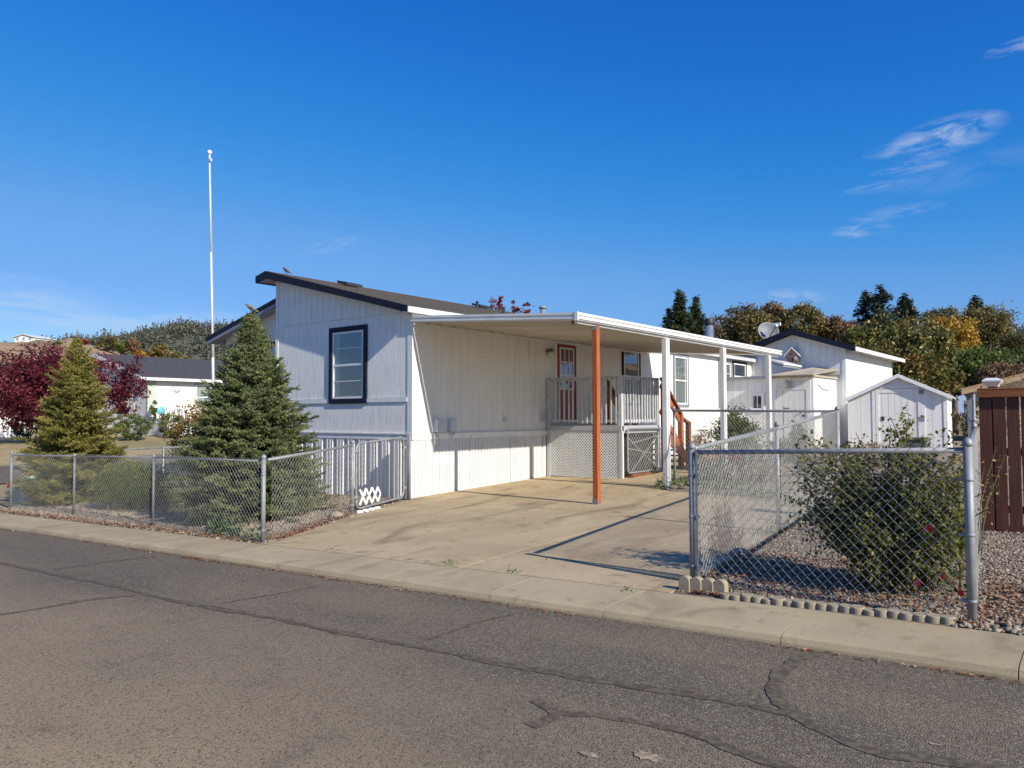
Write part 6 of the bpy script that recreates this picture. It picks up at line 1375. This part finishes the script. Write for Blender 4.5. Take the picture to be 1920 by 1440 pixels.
broad_tree('red_leaf_tree', 'red leaved tree tips showing above the house roof', (rt.x, 31, .3), (rt.x, 31, rt.z - .6), (1.5, 1.2, .95), 'red_leaf', 131, 26, 26, .15, .06, extra=[((onY(925, 575, 31).x, 31, onY(925, 575, 31).z), (.5, .5, .35), 12), ((onY(966, 576, 31).x, 31, onY(966, 576, 31).z), (.22, .22, .42), 6), ((onY(989, 578, 31).x, 31, onY(989, 578, 31).z), (.26, .26, .40), 7), ((onY(940, 566, 31).x, 31, onY(940, 566, 31).z), (.2, .2, .4), 5)], twigs=10)
# vines on the wire panel and stray shoots through the fence
q = onY(1814, 772, 17); shrub('vine', 'climbing vine on the tall wire panel beside the shed', (q.x, 17, lot(q.x, 17) + .7), (.35, .25, .45), 'cherry_leaf', 141, 260, .09, cat='vine', stems=8)
tv = thing('climbing_vine', 'straggly pale vine in front of the tan house wall at the right', 'vine', (onY(1880, 745, 20).x, 20, .6))
rng = np.random.default_rng(9); P, T, mb = [], [], MB()
for i in range(16):
    x = rng.uniform(1840, 1925); a = onY(x, 770, 20); b = onY(x + rng.normal() * 10, rng.uniform(690, 735), 20 + rng.normal() * .2); a.z = .5; mb.tube([a, a.lerp(b, .6) + Vector((.05, 0, .05)), b], .005, 4, False)
    for k in range(22): p = a.lerp(b, rng.uniform(.3, 1)); P.append(tuple(p + Vector(rng.normal(size=3) * .07))); T.append(rng.uniform(0, 1))
V, Fq, tt = leaf_quads(np.array(P), .10, rng, np.array(T)); npmesh('foliage', V, Fq, 'dry_leaf', tv, tt); obj('stem', mb, 'grey_bark', tv)
ts = thing('rose_shoot', 'yellowing rose shoots sticking through the fence before the brown boards', 'plant', (-.85, 8.6, lot(-.85, 8.6)))
P, T, mb = [], [], MB()
for i, (px, py, px2, py2) in enumerate(((1822, 1010, 1868, 838), (1825, 1000, 1885, 852), (1828, 990, 1862, 905), (1822, 1000, 1845, 880))):
    a, b = onY(px, py, 8.0), onY(px2, py2, 8.9); a.z = lot(a.x, 8.0); pts = [a, a.lerp(b, .5) + Vector((-.03, 0, .08)), b]; mb.tube(pts, [.006, .005, .002], 5, False)
    for k in range(22):
        u = rng.uniform(.45, 1); p = a.lerp(b, u) + Vector((0, 0, .08 * 4 * u * (1 - u))); sd = Vector(rng.normal(size=3)).normalized() * rng.uniform(.02, .09); P.append(tuple(p + sd)); T.append(rng.uniform(.4, 1))
V, Fq, tt = leaf_quads(np.array(P), .042, rng, np.array(T)); npmesh('foliage', V, Fq, 'rose_leaf', ts, tt); obj('stem', mb, 'cane', ts)

# ================================================================== ACROSS THE STREET (behind the camera; seen in the window glass)
for i, (x, y, h, r, m) in enumerate(((-6, -24, 5, 3, 'oak_leaf'), (-13, -26, 6, 3.2, 'hedge_leaf'), (-20, -24, 4.5, 2.8, 'oak_leaf'), (-27, -28, 6.5, 3.4, 'brown_leaf'), (1, -27, 5.5, 3.0, 'hedge_leaf'), (-34, -25, 5, 3, 'oak_leaf'))):
    broad_tree('street_tree', ['small oak', 'dense green tree', 'olive oak', 'brown autumn tree', 'rounded green tree', 'far olive oak'][i] + ' across the street behind the viewer', (x, y, streetz(x)), (x, y, streetz(x) + h * .62), (r, r, h * .45), m, 300 + i, 60, 24, .42, .16, group='trees across the street')
# ================================================================== HILLS
def hill(name, sky, depth, back, m, foot=60, step=12):
    """a ridge whose skyline passes the given picture points at that distance; slopes down towards us and away"""
    xs_ = np.arange(sky[0][0], sky[-1][0] + 1, step); ys_ = np.interp(xs_, [p[0] for p in sky], [p[1] for p in sky]); rows = []
    for k, (fr, hf) in enumerate(((0, 0), (.25, .16), (.5, .42), (.75, .76), (.92, .96), (1.0, 1.0), (1.12, .93), (1.4, .5), (1.9, -.05))):
        row = []
        for x, y in zip(xs_, ys_):
            d = foot + (depth - foot) * fr if fr <= 1 else depth * fr; p = at(x, 781, d); tp = at(x, y, depth).z
            row.append((p.x, p.y, max(-1.0, -0.6 + (tp + .6) * hf + (math.sin(x * .09 + k * 2.1) * .022 + math.sin(x * .031 + k) * .03) * tp * (0 if k in (0, 5) else 1))))
        rows.append(row)
    n = len(xs_); mb = MB(); mb.add([v for r in rows for v in r], [(j * n + i, j * n + i + 1, (j + 1) * n + i + 1, (j + 1) * n + i) for j in range(len(rows) - 1) for i in range(n - 1)], True)
    return struct(name, mb, m), rows, n
H1 = [(-260, 640), (-120, 645), (0, 642), (60, 640), (120, 641), (165, 646), (200, 654), (250, 672), (300, 690), (340, 705), (430, 735), (520, 770)]
o1, rows1, n1 = hill('hill', H1, 250, 1, 'grass_hill', foot=80)
H2 = [(-300, 690), (-60, 668), (60, 655), (150, 650), (180, 645), (230, 638), (280, 629), (320, 623), (350, 621), (390, 620), (430, 618), (480, 622), (560, 630), (700, 660), (900, 690)]
o2, rows2, n2 = hill('hill', H2, 620, 1, 'wood_hill', foot=300)
rng = np.random.default_rng(55)
def clump_forest(name, pts, hs, rs, m, con):
    """many small trees of a far slope as one mass: cones and lumpy crowns made of leaf faces"""
    P, T, S, D = [], [], [], []
    for p, h, r, c in zip(pts, hs, rs, con):
        n = 26; tb = rng.uniform(0, .6)
        for k in range(n):
            f = rng.uniform(0.02, 1); a = rng.uniform(0, 6.283)
            rr = r * ((1 - f) if c else math.sqrt(max(0, 1 - (2 * f - 1) ** 2))) * rng.uniform(.5, 1.05)
            P.append((p[0] + math.cos(a) * rr, p[1] + math.sin(a) * rr, p[2] + f * h)); T.append(tb + rng.uniform(0, .4)); S.append(r * (.75 if c else .85)); D.append((math.cos(a), math.sin(a), -.5 if c else rng.normal() * .5))
    P = np.array(P); V, Fq, tt = leaf_quads(P, np.array(S), rng, np.array(T), aspect=.8, D=unit(np.array(D))); return npmesh(name, V, Fq, m, None, tt, 'stuff')
def on_rows(rows, n, k, f, i):      # a point between two rows of a hill
    a, b = Vector(rows[k][i]), Vector(rows[k + 1][i]); return a.lerp(b, f)
MT['far_wood'] = leaf_mat('far_wood', [(.055, .070, .050), (.095, .110, .080), (.14, .145, .10), (.18, .15, .10)], trans=.15)
pts, hs, rs, con = [], [], [], []
for _ in range(5200):
    k = rng.choice([1, 2, 3, 4, 5], p=[.12, .25, .28, .25, .10]); i = int(rng.uniform(0, n2 - 1)); p = on_rows(rows2, n2, k, rng.uniform(), i).lerp(on_rows(rows2, n2, k, rng.uniform(), i + 1), rng.uniform())
    c = rng.uniform() < .55; pts.append(p); hs.append(rng.uniform(4.5, 8.5) * (1.25 if c else .8)); rs.append(rng.uniform(1.4, 2.3) * (.8 if c else 1.3)); con.append(c)
clump_forest('forest', pts, hs, rs, 'far_wood', con)
# oaks and bushes scattered on the grass hill, each a tree
hl = [(45, 662, 26, 18, 'oak_leaf', 'small dark oak left of the white hill house'), (108, 652, 42, 34, 'hedge_leaf', 'round green oak right of the white hill house'), (150, 655, 30, 26, 'hedge_leaf', 'small green oak lower right of the white hill house'), (205, 645, 58, 38, 'oak_leaf', 'broad olive oak at the end of the grass hill'), (228, 652, 34, 28, 'hedge_leaf', 'dark green oak beside the broad olive oak on the hill'), (250, 648, 36, 40, 'brown_leaf', 'brown oak on the wooded shoulder of the hill'), (262, 668, 44, 26, 'yellow_leaf', 'yellow bush below the brown oak on the hill'), (285, 672, 36, 24, 'autumn_leaf', 'mustard coloured bush right of the yellow bush on the hill'), (155, 641, 28, 10, 'red_leaf', 'low rusty bush on the hill crest'), (178, 662, 34, 22, 'hedge_leaf', 'dark green bush on the dry grass path of the hill'), (215, 672, 50, 22, 'brown_leaf', 'rusty scrub above the neighbour roof'), (75, 668, 40, 20, 'brown_leaf', 'dry reddish scrub below the white hill house'), (300, 655, 40, 36, 'oak_leaf', 'olive oak right of the brown oak on the wooded shoulder'), (330, 672, 60, 26, 'oak_leaf', 'olive scrub at the foot of the wooded hill'), (10, 668, 40, 16, 'oak_leaf', 'olive scrub at the left edge of the hill')]
for i, (px, py, w, h, m, lb) in enumerate(hl):
    dpt = 225; c = at(px, py, dpt); s = dpt / F
    broad_tree('hill_oak', lb, (c.x, c.y, c.z - h * s * .75), tuple(c), (w * s * .4, w * s * .4, h * s * .36), m, 200 + i, 40, 30, .8, .25, group='oaks and bushes on the hillside', nl=6)
c = at(196, 622, 300)
broad_tree('hill_oak', 'lone bare tree on the skyline of the hill', (c.x, c.y, c.z - 3.5), tuple(c), (1.3, 1.3, 1.3), 'oak_leaf', 240, 10, 10, .6, .2, group='oaks and bushes on the hillside', nl=8)

# ================================================================== GRAVEL, LEAF LITTER, WEEDS
rng = np.random.default_rng(11)
P = sample([(-1.0, kback(-1) + .02), (3.2, kback(3) + .02), (2.2, 10.75), (-1.3, 10.75)], 42000, rng)
stones('gravel', lift(P, .004), .0125, rng)
P = sample([(-3.16, kback(-3.1) + .1), (-1.0, kback(-1) + .1), (-1.3, 10.4), (-3.4, 10.4)], 30000, rng); stones('gravel', lift(P, .004), .0115, rng)
P = sample([(-16.5, kback(-16) + .03), (-9.0, kback(-9) + .03), (lx(9.8) - .05, 9.8), (-10.9, 10.4), (-14, 10.4), (-18.2, 9.5), (-18.2, kback(-18))], 42000, rng); stones('gravel', lift(P, .004), .017, rng)
P = sample([(-.95, kback(-.9) + .0), (-.1, kback(0) + .0), (-.2, 6.75), (-.9, 6.75)], 240, rng); stones('gravel', lift(P, .010), .024, rng)
def litter(P, size, dz, name='leaf_litter', m='litter', up=1.5):
    n = len(P); P3 = lift(P, dz) + np.column_stack([np.zeros(n), np.zeros(n), rng.uniform(0, .02, n)])
    D = unit(np.column_stack([rng.normal(size=(n, 2)), rng.normal(size=n) * .22])); V, Fq, tt = leaf_quads(P3, size, rng, rng.uniform(0, 1, n), up=up, aspect=.65, D=D); npmesh(name, V, Fq, m, None, tt, 'stuff')
def band(a, b, wid, n, power=2.0):
    a, b = np.array(a, float), np.array(b, float); d = (b - a) / np.linalg.norm(b - a); nn = np.array([-d[1], d[0]]); t = rng.uniform(0, 1, n)[:, None]; w = (np.abs(rng.normal(0, .5, n)) * wid)[:, None]
    return a + (b - a) * t + nn * w
litter(np.vstack([band((-18, kback(-18) + .03), (-9.1, kback(-9.1) + .03), .22, 1300), band((-9.05, 6.35), (-10.1, 8.5), .30, 1000), band((-10.2, 8.6), (-10.9, 10.2), .25, 300), sample([(-10.9, 8.8), (-10.2, 9.0), (-10.9, 10.4), (-15, 10.4)], 2200, rng), band((-3.0, kback(-3.0) + .06), (-.85, kback(-.85) + .08), .08, 420), sample([(-3.1, 6.6), (-1, 6.6), (-1.2, 8.3), (-3.2, 8.3)], 1500, rng), sample([(-.92, 6.5), (-.35, 6.6), (-.5, 7.8), (-.9, 8.2)], 700, rng), band((-3.2, 6.9), (-3.45, 10.5), -.15, 400), band((-1.2, 10.6), (2, 10.6), .15, 150)]), .045, .012)
g_ = []
for a, b, n in (((-16, kfront(-16) - .03), (-11, kfront(-11) - .03), 160), ((-11, kfront(-11) - .03), (-6.5, kfront(-6.5) - .03), 230), ((-9.5, kfront(-9.5) - .04), (-8.8, kfront(-8.8) - .04), 110), ((-6.5, kfront(-6.5) - .02), (-3.6, kfront(-3.6) - .02), 110), ((-2, kfront(-2) - .03), (-.5, kfront(-.5) - .03), 60)): g_.append(band(a, b, -.07, n))
P = np.vstack(g_); n = len(P); P3 = np.column_stack([P, [streetz(x) + .008 for x in P[:, 0]]]); D = unit(np.column_stack([rng.normal(size=(n, 2)), rng.normal(size=n) * .15])); V, Fq, tt = leaf_quads(P3, .038, rng, rng.uniform(0, 1, n), up=1.5, aspect=.6, D=D); npmesh('leaf_litter', V, Fq, 'litter', None, tt, 'stuff')
litter(np.vstack([sample([(-9, 6.6), (-3.4, 6.5), (-3.5, 12.3), (-10.5, 12.3)], 60, rng), sample([(-10.6, 12), (-7.2, 12), (-7.2, 14.8), (-10.6, 14.8)], 50, rng)]), .035, .012)
# weeds along joints and fence feet
def weeds(pix, n, size, h, spread, onslab=True):
    P, T, D = [], [], []
    for (px, py) in pix:
        g = onG(px, py)
        for k in range(n):
            P.append((g.x + rng.normal() * spread, g.y + rng.normal() * spread * .6, lot(g.x, g.y) + .015 + abs(rng.normal()) * h)); T.append(rng.uniform(0, 1)); D.append((rng.normal(), rng.normal(), rng.uniform(.0, .8)))
    V, Fq, tt = leaf_quads(np.array(P), size, rng, np.array(T), D=unit(np.array(D)), aspect=.55); npmesh('weeds', V, Fq, 'weed', None, tt, 'stuff')
weeds([(436, 1003), (444, 1006), (430, 1000), (416, 1004), (478, 1012), (405, 998)], 34, .075, .09, .10)
weeds([(843, 1058), (850, 1060), (835, 1055), (958, 1073), (962, 1075), (770, 1052), (640, 1036), (610, 1034), (1180, 1110)], 14, .028, .018, .06)
weeds([(1238, 916), (1247, 914), (1262, 910), (1285, 915), (1298, 914), (1312, 916), (1330, 912), (1340, 918), (1360, 918), (1380, 920), (1400, 924), (1420, 928), (1445, 934), (1470, 940), (1495, 950)], 60, .065, .10, .14)
weeds([(1450, 1000), (1462, 992), (1480, 984), (1500, 974), (1520, 962), (1440, 1004)], 40, .045, .05, .10)
weeds([(1350, 895), (1390, 898), (1440, 905), (1480, 915)], 60, .06, .12, .25)
